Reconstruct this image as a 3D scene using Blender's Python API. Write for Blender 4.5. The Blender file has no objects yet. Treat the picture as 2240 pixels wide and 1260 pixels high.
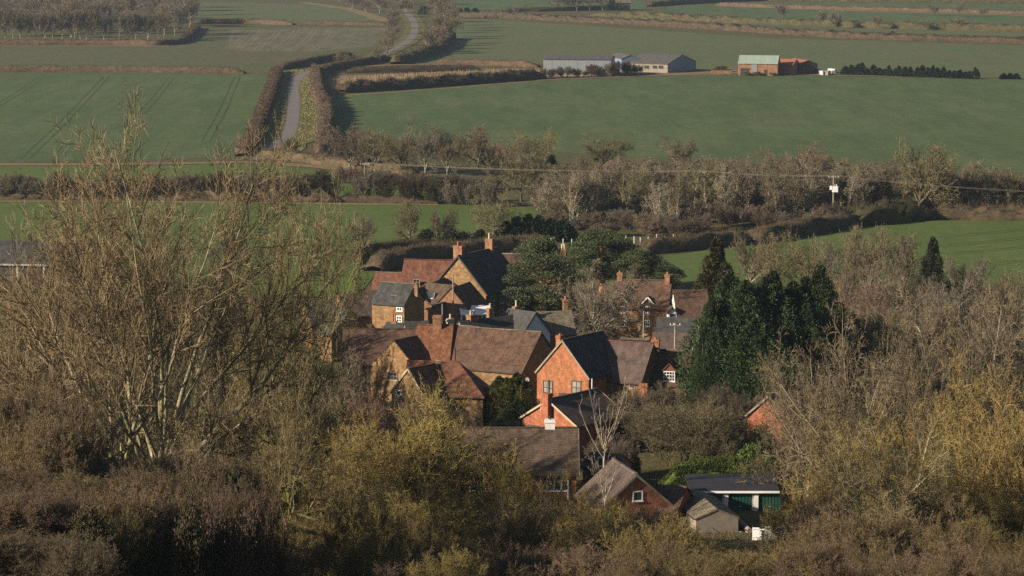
import bpy, math, random
import numpy as np
from mathutils import Vector, Matrix

# ------------------------------------------------------------------ camera, sky, sun, exposure
S = bpy.context.scene
FPX, CW, CH = 5985.0, 2240.0, 1260.0          # focal length and frame of the photograph, in its pixels
CAMZ = 55.6
PITCH = math.atan(839.0 / FPX)
cd = bpy.data.cameras.new('camera')
cam = bpy.data.objects.new('camera', cd)
S.collection.objects.link(cam)
cam.location = (0, 0, CAMZ)
cam.rotation_euler = (math.pi / 2 - PITCH, 0, 0)
cd.sensor_width = 36.0
cd.lens = 36.0 * FPX / CW
cd.clip_start = 0.5
cd.clip_end = 20000
S.camera = cam

SUN_EL, SUN_BEHIND = math.radians(21), math.radians(24)     # the sun stands low on the left, a little behind the camera
SUN = Vector((-math.cos(SUN_BEHIND) * math.cos(SUN_EL), -math.sin(SUN_BEHIND) * math.cos(SUN_EL), math.sin(SUN_EL)))
w = bpy.data.worlds.new('World')
S.world = w
w.use_nodes = True
nt = w.node_tree
sky = nt.nodes.new('ShaderNodeTexSky')
sky.sky_type = 'NISHITA'
sky.sun_disc = False
sky.sun_elevation = SUN_EL
sky.sun_rotation = math.atan2(SUN.x, SUN.y)
sky.air_density = 1.0
sky.dust_density = 0.6
bg = nt.nodes['Background']
nt.links.new(sky.outputs[0], bg.inputs[0])
bg.inputs[1].default_value = 0.05
sl = bpy.data.lights.new('sun', 'SUN')
sl.energy = 5.0
sl.angle = math.radians(0.5)
sl.color = (1.0, 0.87, 0.70)
so = bpy.data.objects.new('sun', sl)
S.collection.objects.link(so)
so.rotation_euler = SUN.to_track_quat('Z', 'Y').to_euler()
so.location = (-200, -100, 200)

S.view_settings.view_transform = 'Standard'
S.view_settings.look = 'None'
S.view_settings.exposure = 0.88
S.view_settings.gamma = 1.0
S.view_settings.use_curve_mapping = False
S.render.engine = 'CYCLES'
S.cycles.max_bounces = 3
S.cycles.diffuse_bounces = 1
S.cycles.glossy_bounces = 2
S.cycles.transmission_bounces = 2
S.cycles.volume_bounces = 0
S.cycles.use_denoising = False
S.cycles.use_adaptive_sampling = True
S.cycles.adaptive_threshold = 0.012
S.cycles.sample_clamp_indirect = 4

# ------------------------------------------------------------------ helpers: places
cp, sp = math.cos(PITCH), math.sin(PITCH)


def ray(px, py):
    u, v = (px - CW / 2) / FPX, (py - CH / 2) / FPX
    return np.array([u, cp - v * sp, -sp - v * cp])


def G(px, py, z=0.0):
    d = ray(px, py)
    t = (z - CAMZ) / d[2]
    return np.array([d[0] * t, d[1] * t, z])


def P(px, py, Y):
    d = ray(px, py)
    t = Y / d[1]
    return np.array([d[0] * t, Y, CAMZ + d[2] * t])


def mpp(Y):
    return Y / FPX * 1.0                      # metres for one photograph pixel at depth Y


HILL_Y = [-400, -60, 0, 60, 100, 150, 190, 235, 262, 20000]
HILL_Z = [30, 50, 53.7, 37.5, 27.5, 16.8, 8.8, 1.0, 0, 0]


def sstep(a, b, x):
    t = np.clip((x - a) / (b - a), 0, 1)
    return t * t * (3 - 2 * t)


def terrain(X, Y):
    z = np.interp(Y, HILL_Y, HILL_Z)
    z = z + 5.0 * sstep(-9, -20, X) * sstep(215, 150, Y) * sstep(40, 110, Y)
    return z


def TR(px, py):
    d = ray(px, py)
    for t in np.arange(60, 3000, 0.5):
        p = np.array([0, 0, CAMZ]) + d * t
        if p[2] <= terrain(p[0], p[1]):
            return p
    return P(px, py, 3000)


# ------------------------------------------------------------------ helpers: objects
C = S.collection
_taken = {}


def link(name, data, parent=None):
    o = bpy.data.objects.new(name, data)
    C.objects.link(o)
    if parent is not None:
        o.parent = parent
    return o


_labels = {}


def tag(o, label=None, cat=None, group=None, kind=None):
    if label:
        o['label'] = label
    if cat:
        o['category'] = cat
    if group:
        o['group'] = group
    if kind:
        o['kind'] = kind
    return o


def thing(name, label, cat, loc=(0, 0, 0), rz=0.0, group=None):
    o = link(name, None)
    o.empty_display_size = 0.5
    o.location = [float(v) for v in loc]
    o.rotation_euler = (0, 0, float(rz))
    return tag(o, label, cat, group)


def np_mesh(name, V, quads=None, tris=None, mat=None, smooth=False):
    m = bpy.data.meshes.new(name)
    V = np.ascontiguousarray(V, dtype=np.float32).reshape(-1, 3)
    nq = 0 if quads is None else len(quads)
    ntr = 0 if tris is None else len(tris)
    m.vertices.add(len(V))
    m.vertices.foreach_set('co', V.ravel())
    idx = []
    if nq:
        idx.append(np.asarray(quads, dtype=np.int32).ravel())
    if ntr:
        idx.append(np.asarray(tris, dtype=np.int32).ravel())
    idx = np.concatenate(idx)
    m.loops.add(len(idx))
    m.loops.foreach_set('vertex_index', idx)
    m.polygons.add(nq + ntr)
    st = np.concatenate([np.arange(nq) * 4, nq * 4 + np.arange(ntr) * 3]).astype(np.int32)
    m.polygons.foreach_set('loop_start', st)
    if smooth:
        m.polygons.foreach_set('use_smooth', np.ones(nq + ntr, dtype=bool))
    m.update(calc_edges=True)
    if mat:
        m.materials.append(mat)
    return m


class MB:
    """collects flat faces; UVs in metres follow each face (u level, v up the face)"""

    def __init__(self):
        self.v, self.f, self.uv = [], [], []

    def face(self, pts):
        pts = [np.asarray(p, float) for p in pts]
        n = np.zeros(3)
        for i in range(len(pts)):
            a, b = pts[i], pts[(i + 1) % len(pts)]
            n += np.cross(a, b)
        n /= (np.linalg.norm(n) + 1e-12)
        u = np.cross([0, 0, 1.0], n)
        if np.linalg.norm(u) < 1e-3:
            u = np.array([1.0, 0, 0])
        u /= np.linalg.norm(u)
        v = np.cross(n, u)
        i0 = len(self.v)
        self.v += [tuple(p) for p in pts]
        self.f.append(tuple(range(i0, i0 + len(pts))))
        self.uv += [(float(p @ u), float(p @ v)) for p in pts]
        return self

    def box(self, x0, x1, y0, y1, z0, z1):
        a = [(x0, y0, z0), (x1, y0, z0), (x1, y1, z0), (x0, y1, z0), (x0, y0, z1), (x1, y0, z1), (x1, y1, z1), (x0, y1, z1)]
        for f in ((0, 3, 2, 1), (4, 5, 6, 7), (0, 1, 5, 4), (1, 2, 6, 5), (2, 3, 7, 6), (3, 0, 4, 7)):
            self.face([a[i] for i in f])
        return self

    def slab(self, pts, t):
        """polygon (counter-clockwise seen from outside) with thickness t behind it"""
        pts = [np.asarray(p, float) for p in pts]
        n = np.cross(pts[1] - pts[0], pts[2] - pts[0])
        n /= np.linalg.norm(n)
        b = [p - n * t for p in pts]
        self.face(pts)
        self.face(b[::-1])
        k = len(pts)
        for i in range(k):
            j = (i + 1) % k
            self.face([pts[i], b[i], b[j], pts[j]])
        return self

    def bar(self, a, b, w, h=None):
        """square bar from a to b"""
        h = h or w
        a, b = np.asarray(a, float), np.asarray(b, float)
        d = b - a
        d /= np.linalg.norm(d)
        s = np.cross(d, [0, 0, 1.0])
        if np.linalg.norm(s) < 1e-3:
            s = np.array([1.0, 0, 0])
        s /= np.linalg.norm(s)
        t = np.cross(s, d)
        q = [(-w / 2, -h / 2), (w / 2, -h / 2), (w / 2, h / 2), (-w / 2, h / 2)]
        A = [a + s * i + t * j for i, j in q]
        B = [b + s * i + t * j for i, j in q]
        self.face(A)
        self.face(B[::-1])
        for i in range(4):
            j = (i + 1) % 4
            self.face([A[j], A[i], B[i], B[j]])
        return self

    def tube(self, a, b, r0, r1, k=8, cap=True):
        a, b = np.asarray(a, float), np.asarray(b, float)
        d = b - a
        d /= np.linalg.norm(d)
        s = np.cross(d, [0.3, 0.9, 0.1])
        s /= np.linalg.norm(s)
        t = np.cross(d, s)
        A = [a + (s * math.cos(2 * math.pi * i / k) + t * math.sin(2 * math.pi * i / k)) * r0 for i in range(k)]
        B = [b + (s * math.cos(2 * math.pi * i / k) + t * math.sin(2 * math.pi * i / k)) * r1 for i in range(k)]
        for i in range(k):
            j = (i + 1) % k
            self.face([A[i], A[j], B[j], B[i]])
        if cap:
            self.face(B)
        return self

    def build(self, name, mat, parent=None):
        m = bpy.data.meshes.new(name)
        m.from_pydata(self.v, [], self.f)
        uv = m.uv_layers.new(name='UVMap')
        uv.data.foreach_set('uv', np.array(self.uv, dtype=np.float32).ravel())
        m.materials.append(mat)
        return link(name, m, parent)


# ------------------------------------------------------------------ materials
def new_mat(name, rough=0.9, spec=0.2):
    m = bpy.data.materials.new(name)
    m.use_nodes = True
    n = m.node_tree.nodes
    b = n['Principled BSDF']
    b.inputs['Roughness'].default_value = rough
    b.inputs['Specular IOR Level'].default_value = spec
    return m, m.node_tree.nodes, m.node_tree.links, b


def noise_node(n, l, vec, scale, detail=4, rough=0.6, dist=0.0):
    t = n.new('ShaderNodeTexNoise')
    t.inputs['Scale'].default_value = scale
    t.inputs['Detail'].default_value = detail
    t.inputs['Roughness'].default_value = rough
    t.inputs['Distortion'].default_value = dist
    l.new(vec, t.inputs['Vector'])
    return t


def ramp_node(n, l, fac, stops):
    r = n.new('ShaderNodeValToRGB')
    e = r.color_ramp.elements
    while len(e) < len(stops):
        e.new(0.5)
    for el, (p, c) in zip(e, stops):
        el.position = p
        el.color = (*c, 1) if len(c) == 3 else c
    l.new(fac, r.inputs[0])
    return r


def mix_node(n, l, fac, a, b, mode='MIX'):
    m = n.new('ShaderNodeMix')
    m.data_type = 'RGBA'
    m.blend_type = mode
    for i, v in ((0, fac), (6, a), (7, b)):
        if isinstance(v, (int, float)):
            m.inputs[i].default_value = v
        elif isinstance(v, tuple):
            m.inputs[i].default_value = (*v, 1)
        else:
            l.new(v, m.inputs[i])
    return m.outputs[2]


def scaled(n, l, vec, sc, rot=0.0):
    m = n.new('ShaderNodeMapping')
    m.inputs['Scale'].default_value = sc
    m.inputs['Rotation'].default_value = (0, 0, rot)
    l.new(vec, m.inputs['Vector'])
    return m.outputs[0]


def c_mul(c, k):
    return tuple(min(1, v * k) for v in c)


def ground_mat(name, c1, c2, c3=None, big=0.012, fine=0.35, line=None, line_k=0.3, line_c=None):
    """earth or turf: broad patches, fine mottling and, for a drilled field, rows along one direction (metres)"""
    m, n, l, b = new_mat(name, 1.0, 0.1)
    pos = n.new('ShaderNodeNewGeometry').outputs['Position']
    a = noise_node(n, l, pos, big, 5, 0.6)
    f = noise_node(n, l, pos, fine, 6, 0.7)
    r1 = ramp_node(n, l, a.outputs[0], [(0.35, c1), (0.65, c2)])
    col = mix_node(n, l, 0.9, r1.outputs[0], ramp_node(n, l, f.outputs[0], [(0.25, (0.72, 0.72, 0.72)), (0.75, (1.28, 1.24, 1.2))]).outputs[0], 'MULTIPLY')
    if c3:
        h = noise_node(n, l, pos, big * 3.1, 4, 0.7, 0.6)
        k = ramp_node(n, l, h.outputs[0], [(0.52, (0, 0, 0)), (0.72, (1, 1, 1))])
        col = mix_node(n, l, k.outputs[0], col, c3)
    if line:
        period, ang = line
        st = scaled(n, l, pos, (1.0 / period, 0.16 / period, 0), ang)
        q = noise_node(n, l, st, 1.0, 7, 0.75, 0.3)
        k = ramp_node(n, l, q.outputs[0], [(0.42, (0, 0, 0)), (0.66, (line_k, line_k, line_k))])
        col = mix_node(n, l, k.outputs[0], col, line_c or c_mul(c1, 0.55))
    l.new(col, b.inputs['Base Color'])
    bp = n.new('ShaderNodeBump')
    bp.inputs['Strength'].default_value = 0.5
    bp.inputs['Distance'].default_value = 0.25
    l.new(f.outputs[0], bp.inputs['Height'])
    l.new(bp.outputs[0], b.inputs['Normal'])
    return m


def plant_mat(name, rough=0.95, var=0.5, trans=0.0):
    """twigs, bark and needles: the object's own colour, uneven from piece to piece"""
    m, n, l, b = new_mat(name, rough, 0.15)
    oi = n.new('ShaderNodeObjectInfo')
    ge = n.new('ShaderNodeNewGeometry')
    r = ramp_node(n, l, ge.outputs['Random Per Island'], [(0.0, (1 - var, 1 - var, 1 - var * 0.9)), (0.5, (1, 1, 1)), (1.0, (1 + var, 1 + var * 0.95, 1 + var * 0.7))])
    col = mix_node(n, l, 1.0, oi.outputs['Color'], r.outputs[0], 'MULTIPLY')
    tc = n.new('ShaderNodeTexCoord')
    q = noise_node(n, l, tc.outputs['Object'], 0.45, 3, 0.6)
    k = ramp_node(n, l, q.outputs[0], [(0.3, (0.72, 0.72, 0.7)), (0.7, (1.25, 1.22, 1.15))])
    col = mix_node(n, l, 1.0, col, k.outputs[0], 'MULTIPLY')
    l.new(col, b.inputs['Base Color'])
    return m


def bark_mat(name):
    m, n, l, b = new_mat(name, 0.95, 0.1)
    oi = n.new('ShaderNodeObjectInfo')
    tc = n.new('ShaderNodeTexCoord')
    q = noise_node(n, l, scaled(n, l, tc.outputs['Object'], (2.2, 2.2, 0.6)), 1.0, 5, 0.7)
    k = ramp_node(n, l, q.outputs[0], [(0.28, (0.5, 0.5, 0.48)), (0.5, (0.95, 0.95, 0.9)), (0.72, (1.5, 1.5, 1.35))])
    col = mix_node(n, l, 1.0, oi.outputs['Color'], k.outputs[0], 'MULTIPLY')
    g = noise_node(n, l, tc.outputs['Object'], 0.9, 3, 0.6)
    k2 = ramp_node(n, l, g.outputs[0], [(0.5, (0, 0, 0)), (0.68, (0.55, 0.55, 0.55))])
    col = mix_node(n, l, k2.outputs[0], col, (0.12, 0.115, 0.03))      # moss and lichen
    l.new(col, b.inputs['Base Color'])
    return m


def wall_mat(name, c1, c2, mortar, bw, bh, bump=0.4, blot=None):
    """masonry with real course size in metres (u level, v up)"""
    m, n, l, b = new_mat(name, 0.92, 0.15)
    uv = n.new('ShaderNodeUVMap').outputs[0]
    br = n.new('ShaderNodeTexBrick')
    br.inputs['Scale'].default_value = 1.0
    br.inputs['Brick Width'].default_value = bw
    br.inputs['Row Height'].default_value = bh
    br.inputs['Mortar Size'].default_value = bh * 0.09
    br.inputs['Mortar Smooth'].default_value = 0.3
    br.inputs['Bias'].default_value = 0.0
    br.inputs['Color1'].default_value = (*c1, 1)
    br.inputs['Color2'].default_value = (*c2, 1)
    br.inputs['Mortar'].default_value = (*mortar, 1)
    l.new(uv, br.inputs['Vector'])
    q = noise_node(n, l, uv, 0.7, 6, 0.75)
    k = ramp_node(n, l, q.outputs[0], [(0.3, (0.62, 0.6, 0.58)), (0.52, (1, 1, 1)), (0.75, (1.3, 1.28, 1.25))])
    col = mix_node(n, l, 0.85, br.outputs[0], k.outputs[0], 'MULTIPLY')
    if blot:
        q2 = noise_node(n, l, uv, 0.33, 5, 0.8, 0.5)
        k2 = ramp_node(n, l, q2.outputs[0], [(0.52, (0, 0, 0)), (0.7, (0.7, 0.7, 0.7))])
        col = mix_node(n, l, k2.outputs[0], col, blot)
    q3 = noise_node(n, l, scaled(n, l, uv, (1.0, 0.5, 1)), 1.6, 6, 0.8)
    k3 = ramp_node(n, l, q3.outputs[0], [(0.34, (0.5, 0.5, 0.52)), (0.5, (1, 1, 1)), (0.66, (1.45, 1.36, 1.2))])
    col = mix_node(n, l, 0.9, col, k3.outputs[0], 'MULTIPLY')
    l.new(col, b.inputs['Base Color'])
    bp = n.new('ShaderNodeBump')
    bp.inputs['Strength'].default_value = bump
    bp.inputs['Distance'].default_value = 0.03
    l.new(br.outputs['Fac'], bp.inputs['Height'])
    bp.invert = True
    l.new(bp.outputs[0], b.inputs['Normal'])
    return m


def plain_mat(name, c, rough=0.6, spec=0.3, var=0.15, scale=1.2, metal=0.0):
    m, n, l, b = new_mat(name, rough, spec)
    tc = n.new('ShaderNodeTexCoord')
    q = noise_node(n, l, tc.outputs['Object'], scale, 5, 0.65)
    k = ramp_node(n, l, q.outputs[0], [(0.25, c_mul(c, 1 - var)), (0.75, c_mul(c, 1 + var))])
    l.new(k.outputs[0], b.inputs['Base Color'])
    b.inputs['Metallic'].default_value = metal
    return m


def tin_mat(name, c1, c2, period=0.076 * 4):
    """corrugated sheets: ribs run up the slope, rust and weather in streaks"""
    m, n, l, b = new_mat(name, 0.6, 0.3)
    uv = n.new('ShaderNodeUVMap').outputs[0]
    q = noise_node(n, l, scaled(n, l, uv, (0.9, 0.12, 1)), 1.0, 5, 0.7)
    k = ramp_node(n, l, q.outputs[0], [(0.35, c1), (0.65, c2)])
    l.new(k.outputs[0], b.inputs['Base Color'])
    wv = n.new('ShaderNodeTexWave')
    wv.inputs['Scale'].default_value = 1.0 / period / 2
    l.new(uv, wv.inputs['Vector'])
    bp = n.new('ShaderNodeBump')
    bp.inputs['Strength'].default_value = 0.5
    bp.inputs['Distance'].default_value = 0.05
    l.new(wv.outputs[1], bp.inputs['Height'])
    l.new(bp.outputs[0], b.inputs['Normal'])
    return m


M = {}
M['twig'] = plant_mat('twigs', 0.9, 0.28)
M['needle'] = plant_mat('needles', 0.8, 0.6)
M['bark'] = bark_mat('bark')
M['ironstone'] = wall_mat('ironstone', (0.30, 0.178, 0.082), (0.18, 0.103, 0.048), (0.21, 0.15, 0.085), 0.5, 0.24, 0.5, (0.30, 0.21, 0.09))
M['brick'] = wall_mat('orange_brick', (0.37, 0.14, 0.062), (0.26, 0.088, 0.04), (0.31, 0.19, 0.115), 0.235, 0.08, 0.3)
M['redbrick'] = wall_mat('red_brick', (0.36, 0.115, 0.055), (0.27, 0.08, 0.04), (0.32, 0.2, 0.14), 0.235, 0.08, 0.3)
M['oldbrick'] = wall_mat('old_brick', (0.27, 0.13, 0.07), (0.20, 0.092, 0.05), (0.28, 0.2, 0.12), 0.235, 0.08, 0.3, (0.3, 0.2, 0.11))
M['tile_red'] = wall_mat('red_clay_tile', (0.235, 0.10, 0.062), (0.14, 0.066, 0.045), (0.09, 0.045, 0.03), 0.24, 0.17, 0.8, (0.14, 0.10, 0.065))
M['tile_orange'] = wall_mat('orange_clay_tile', (0.30, 0.125, 0.06), (0.17, 0.075, 0.045), (0.10, 0.05, 0.03), 0.24, 0.17, 0.8, (0.17, 0.125, 0.06))
M['tile_brown'] = wall_mat('brown_clay_tile', (0.16, 0.088, 0.06), (0.105, 0.064, 0.046), (0.055, 0.036, 0.028), 0.25, 0.17, 0.8, (0.10, 0.085, 0.06))
M['tile_grey'] = wall_mat('grey_brown_tile', (0.135, 0.092, 0.066), (0.095, 0.068, 0.05), (0.05, 0.036, 0.03), 0.3, 0.19, 0.8, (0.13, 0.115, 0.055))
M['slate'] = wall_mat('slate', (0.085, 0.083, 0.078), (0.058, 0.058, 0.056), (0.032, 0.032, 0.032), 0.3, 0.2, 0.6, (0.10, 0.098, 0.07))
M['stone_slate'] = wall_mat('stone_slate', (0.19, 0.16, 0.115), (0.15, 0.125, 0.09), (0.07, 0.06, 0.045), 0.4, 0.24, 0.8, (0.2, 0.17, 0.09))
M['plain_tile'] = wall_mat('concrete_tile', (0.115, 0.082, 0.07), (0.10, 0.072, 0.062), (0.07, 0.05, 0.045), 0.3, 0.2, 0.4)
M['lead'] = plain_mat('lead', (0.22, 0.22, 0.22), 0.6, 0.3)
M['white'] = plain_mat('white_paint', (0.78, 0.77, 0.74), 0.5, 0.3, 0.06)
M['cream'] = plain_mat('cream_stone', (0.38, 0.32, 0.22), 0.8, 0.2, 0.15)
M['dark'] = plain_mat('dark_paint', (0.035, 0.03, 0.028), 0.6, 0.3)
M['glass'] = plain_mat('window_glass', (0.03, 0.035, 0.04), 0.08, 0.5, 0.3)
M['curtain'] = plain_mat('pale_curtain', (0.5, 0.46, 0.4), 0.8, 0.2)
M['half_curtain'] = plain_mat('half_drawn_curtain', (0.22, 0.2, 0.17), 0.5, 0.3, 0.5, 2.0)
M['pot'] = plain_mat('clay_pot', (0.34, 0.135, 0.075), 0.8, 0.2)
M['pot_pale'] = plain_mat('pale_pot', (0.52, 0.4, 0.24), 0.8, 0.2)
M['render'] = plain_mat('grey_render', (0.5, 0.52, 0.55), 0.8, 0.2, 0.08)
M['white_render'] = plain_mat('white_render', (0.72, 0.69, 0.64), 0.8, 0.2, 0.08)
M['wood'] = plain_mat('weathered_wood', (0.24, 0.2, 0.155), 0.85, 0.2, 0.25)
M['darkwood'] = plain_mat('dark_wood', (0.06, 0.045, 0.035), 0.85, 0.2, 0.25)
M['metal'] = plain_mat('grey_metal', (0.42, 0.43, 0.44), 0.45, 0.4, 0.1)
M['felt'] = plain_mat('black_roof_felt', (0.032, 0.031, 0.036), 0.75, 0.2, 0.2, 0.6)
M['shaded_green_paint'] = plain_mat('shaded_green_paint', (0.012, 0.062, 0.045), 0.5, 0.3)  # green of the garage doors, darkened to carry the shade they stand in
M['asphalt'] = plain_mat('asphalt', (0.16, 0.135, 0.13), 0.9, 0.2, 0.15, 0.3)
M['tin_green'] = tin_mat('green_tin', (0.2, 0.27, 0.225), (0.27, 0.31, 0.26))
M['tin_rust'] = tin_mat('rusty_tin', (0.34, 0.11, 0.06), (0.25, 0.10, 0.065))
M['tin_grey'] = tin_mat('grey_sheeting', (0.16, 0.175, 0.19), (0.21, 0.22, 0.23), 0.4)
M['tin_blue'] = tin_mat('blue_grey_sheeting', (0.15, 0.19, 0.24), (0.18, 0.22, 0.27), 0.4)
M['asbestos'] = tin_mat('fibre_cement_roof', (0.07, 0.064, 0.06), (0.11, 0.098, 0.09), 0.4)
M['concrete'] = plain_mat('pale_concrete', (0.22, 0.19, 0.145), 0.9, 0.2, 0.2, 0.4)

# ------------------------------------------------------------------ the land
M['ground'] = ground_mat('rough_ground', (0.075, 0.07, 0.028), (0.10, 0.085, 0.04), (0.06, 0.075, 0.025), 0.05, 0.8)
M['field_a'] = ground_mat('winter_wheat', (0.068, 0.102, 0.038), (0.09, 0.116, 0.045), (0.108, 0.112, 0.055), 0.012, 0.22, (8.0, 1.45), 0.85, (0.05, 0.076, 0.03))
M['field_b'] = ground_mat('thin_crop', (0.072, 0.085, 0.034), (0.085, 0.092, 0.042), (0.10, 0.09, 0.055), 0.008, 0.25, (4.0, -0.2), 0.45, (0.125, 0.10, 0.07))
M['field_c'] = ground_mat('young_crop', (0.076, 0.106, 0.042), (0.094, 0.114, 0.048), (0.108, 0.105, 0.055), 0.012, 0.2, (9.0, 1.7), 0.6, (0.115, 0.10, 0.055))
M['field_d'] = ground_mat('pasture', (0.08, 0.114, 0.03), (0.094, 0.122, 0.035), (0.078, 0.106, 0.03), 0.02, 0.35, (9.0, 1.5), 0.6, (0.058, 0.092, 0.02))
M['field_e'] = ground_mat('plough_and_stubble', (0.075, 0.085, 0.04), (0.10, 0.095, 0.06), (0.085, 0.08, 0.05), 0.015, 0.3, (5.0, 0.55), 0.7, (0.19, 0.15, 0.11))
M['straw'] = ground_mat('dead_grass', (0.17, 0.125, 0.07), (0.21, 0.155, 0.085), (0.11, 0.095, 0.045), 0.08, 0.9)
M['verge'] = ground_mat('verge_grass', (0.105, 0.105, 0.035), (0.13, 0.12, 0.045), (0.07, 0.085, 0.025), 0.09, 0.7)
M['track'] = ground_mat('wheel_track', (0.045, 0.064, 0.024), (0.052, 0.07, 0.028), None, 0.1, 0.8)
M['pale_track'] = ground_mat('pale_wheel_track', (0.15, 0.125, 0.075), (0.17, 0.14, 0.085), None, 0.1, 0.8)
M['soil'] = ground_mat('bare_soil', (0.17, 0.11, 0.075), (0.20, 0.14, 0.09), None, 0.1, 0.8)
M['lawn'] = ground_mat('garden_lawn', (0.075, 0.125, 0.02), (0.09, 0.135, 0.026), None, 0.1, 0.8)


def struct(o):
    o['kind'] = 'structure'
    return o


ys = np.concatenate([np.arange(-400, 60, 40), np.arange(60, 280, 4), np.arange(280, 1000, 60), np.arange(1000, 9001, 800)])
xs = np.concatenate([np.arange(-5000, -100, 700), np.arange(-100, 101, 4), np.arange(800, 5001, 700)])
XX, YY = np.meshgrid(xs, ys)
V = np.stack([XX, YY, terrain(XX, YY)], -1).reshape(-1, 3)
nx = len(xs)
ii, jj = np.meshgrid(np.arange(nx - 1), np.arange(len(ys) - 1))
q0 = (jj * nx + ii).ravel()
struct(link('ground', np_mesh('ground', V, np.stack([q0, q0 + 1, q0 + 1 + nx, q0 + nx], -1), None, M['ground'], True)))

_lay = [0.008]


def sheet(name, px, mat, parent=None):
    _lay[0] += 0.004
    mb = MB()
    mb.face([G(x, y, 0) + np.array([0, 0, _lay[0]]) for x, y in px][::-1])
    o = mb.build(name, mat, parent)
    me = o.data
    if me.polygons[0].normal.z < 0:
        me.flip_normals()
    if parent is None:
        struct(o)
    return o


def smooth_path(pts, step):
    """Catmull-Rom through 2-D points, resampled"""
    p = np.array(pts, float)
    p = np.vstack([2 * p[0] - p[1], p, 2 * p[-1] - p[-2]])
    out = []
    for i in range(1, len(p) - 2):
        n = max(1, int(np.linalg.norm(p[i + 1] - p[i]) / step))
        for k in range(n):
            t = k / n
            a, b, c, d = p[i - 1], p[i], p[i + 1], p[i + 2]
            out.append(0.5 * (2 * b + (c - a) * t + (2 * a - 5 * b + 4 * c - d) * t * t + (3 * b - a - 3 * c + d) * t ** 3))
    out.append(p[-2])
    return np.array(out)


def path_m(px, step=4.0, smooth=True):
    g = np.array([G(x, y)[:2] for x, y in px])
    return smooth_path(g, step) if smooth else g


def strip(name, px, width, mat, parent=None, step=6.0, jit=0.0, off=0.0):
    if parent is None:
        _lay[0] += 0.004
    zl = _lay[0] if parent is None else parent.data.vertices[0].co.z + 0.006
    p = path_m(px, step)
    t = np.gradient(p, axis=0)
    t /= np.linalg.norm(t, axis=1)[:, None] + 1e-9
    nrm = np.stack([-t[:, 1], t[:, 0]], -1)
    rs = np.random.RandomState(len(px) * 7 + int(abs(px[0][0])))
    wv = width / 2 * (1 + jit * rs.randn(len(p)))
    p = p + nrm * off
    a = p + nrm * wv[:, None]
    b = p - nrm * wv[:, None]
    k = len(p)
    V = np.zeros((2 * k, 3))
    V[:k, :2], V[k:, :2] = a, b
    V[:, 2] = zl
    i = np.arange(k - 1)
    o = link(name, np_mesh(name, V, np.stack([i, k + i, k + i + 1, i + 1], -1), None, mat), parent)
    if parent is None:
        struct(o)
    return o


f_left = sheet('field', [(-700, 159), (300, 161), (535, 163), (604, 165), (590, 205), (545, 300), (528, 342), (300, 350), (-700, 362)], M['field_a'])
f_up = sheet('field', [(-700, 100), (370, 101), (425, 62), (640, 58), (850, 58), (820, 105), (700, 135), (612, 154), (540, 161), (-700, 157)], M['field_b'])
f_e = sheet('field', [(500, 66), (660, 62), (850, 60), (815, 100), (700, 112), (500, 112)], M['field_e'])
sheet('field', [(405, 4), (600, 8), (700, 12), (790, 28), (848, 46), (640, 50), (425, 48)], M['field_c'])
f_ur = sheet('field', [(985, 37), (1300, 58), (1700, 84), (2700, 112), (2700, 178), (1840, 164), (1530, 152), (1180, 140), (880, 140), (960, 105), (990, 80)], M['field_c'])
f_r = sheet('field', [(722, 215), (740, 208), (1180, 176), (1530, 160), (1840, 166), (2140, 173), (2700, 190), (2700, 400), (1900, 362), (1350, 345), (1000, 310), (735, 290)], M['field_a'])
sheet('field', [(1330, 41), (1700, 64), (2700, 96), (2700, 86), (1700, 52), (1330, 32)], M['field_c'])
sheet('field', [(1480, 10), (2700, 38), (2700, 74), (1700, 47), (1440, 26)], M['field_a'])
sheet('field', [(1600, 3), (2700, 14), (2700, 34), (1800, 14), (1560, 8)], M['field_a'])
sheet('field', [(1000, -12), (1400, -6), (1420, 24), (1100, 22), (1000, 20)], M['field_a'])
sheet('field', [(-700, 362), (300, 364), (560, 358), (800, 382), (1000, 404), (960, 425), (740, 430), (400, 425), (-700, 420)], M['field_d'])
f_mid = sheet('field', [(-700, 436), (400, 440), (760, 446), (1200, 450), (1180, 480), (1060, 505), (960, 530), (800, 546), (700, 555), (400, 540), (-700, 535)], M['field_d'])
sheet('field', [(-700, 545), (720, 560), (830, 590), (790, 640), (600, 650), (-700, 650)], M['field_d'])
f_near = sheet('field', [(1560, 552), (1690, 530), (1900, 492), (2050, 483), (2700, 484), (2700, 640), (2100, 625), (1900, 640), (1600, 640)], M['field_d'])
sheet('field', [(1400, 566), (1500, 556), (1560, 545), (1560, 625), (1440, 620)], M['field_d'])

# dead-grass margins and the rough corner by the lane
for pts, wd in (([(-300, 101), (200, 101), (370, 101)], 6), ([(-300, 360), (200, 360), (560, 355)], 5.5), ([(590, 358), (700, 365), (900, 388), (1010, 396)], 5),
                ([(722, 212), (960, 195), (1180, 177), (1400, 167), (1620, 163)], 2.5), ([(1640, 164), (1900, 166), (2140, 173), (2400, 180)], 3),
                ([(660, 6), (760, 20), (850, 48)], 8), ([(1560, 13), (1900, 25), (2300, 36)], 9), ([(500, 58), (640, 55), (850, 57)], 5),
                ([(-300, 440), (400, 443), (760, 447), (960, 449)], 2.2), ([(1070, 452), (1150, 449), (1240, 447)], 4), ([(760, 148), (880, 142), (1060, 142), (1180, 145)], 5)):
    strip('grass_margin', pts, wd, M['straw'], None, 12, 0.12)
sheet('rough_grass_field', [(715, 176), (735, 166), (900, 161), (1060, 152), (1180, 150), (1180, 168), (960, 186), (735, 206), (718, 205)], M['straw'])

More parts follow.
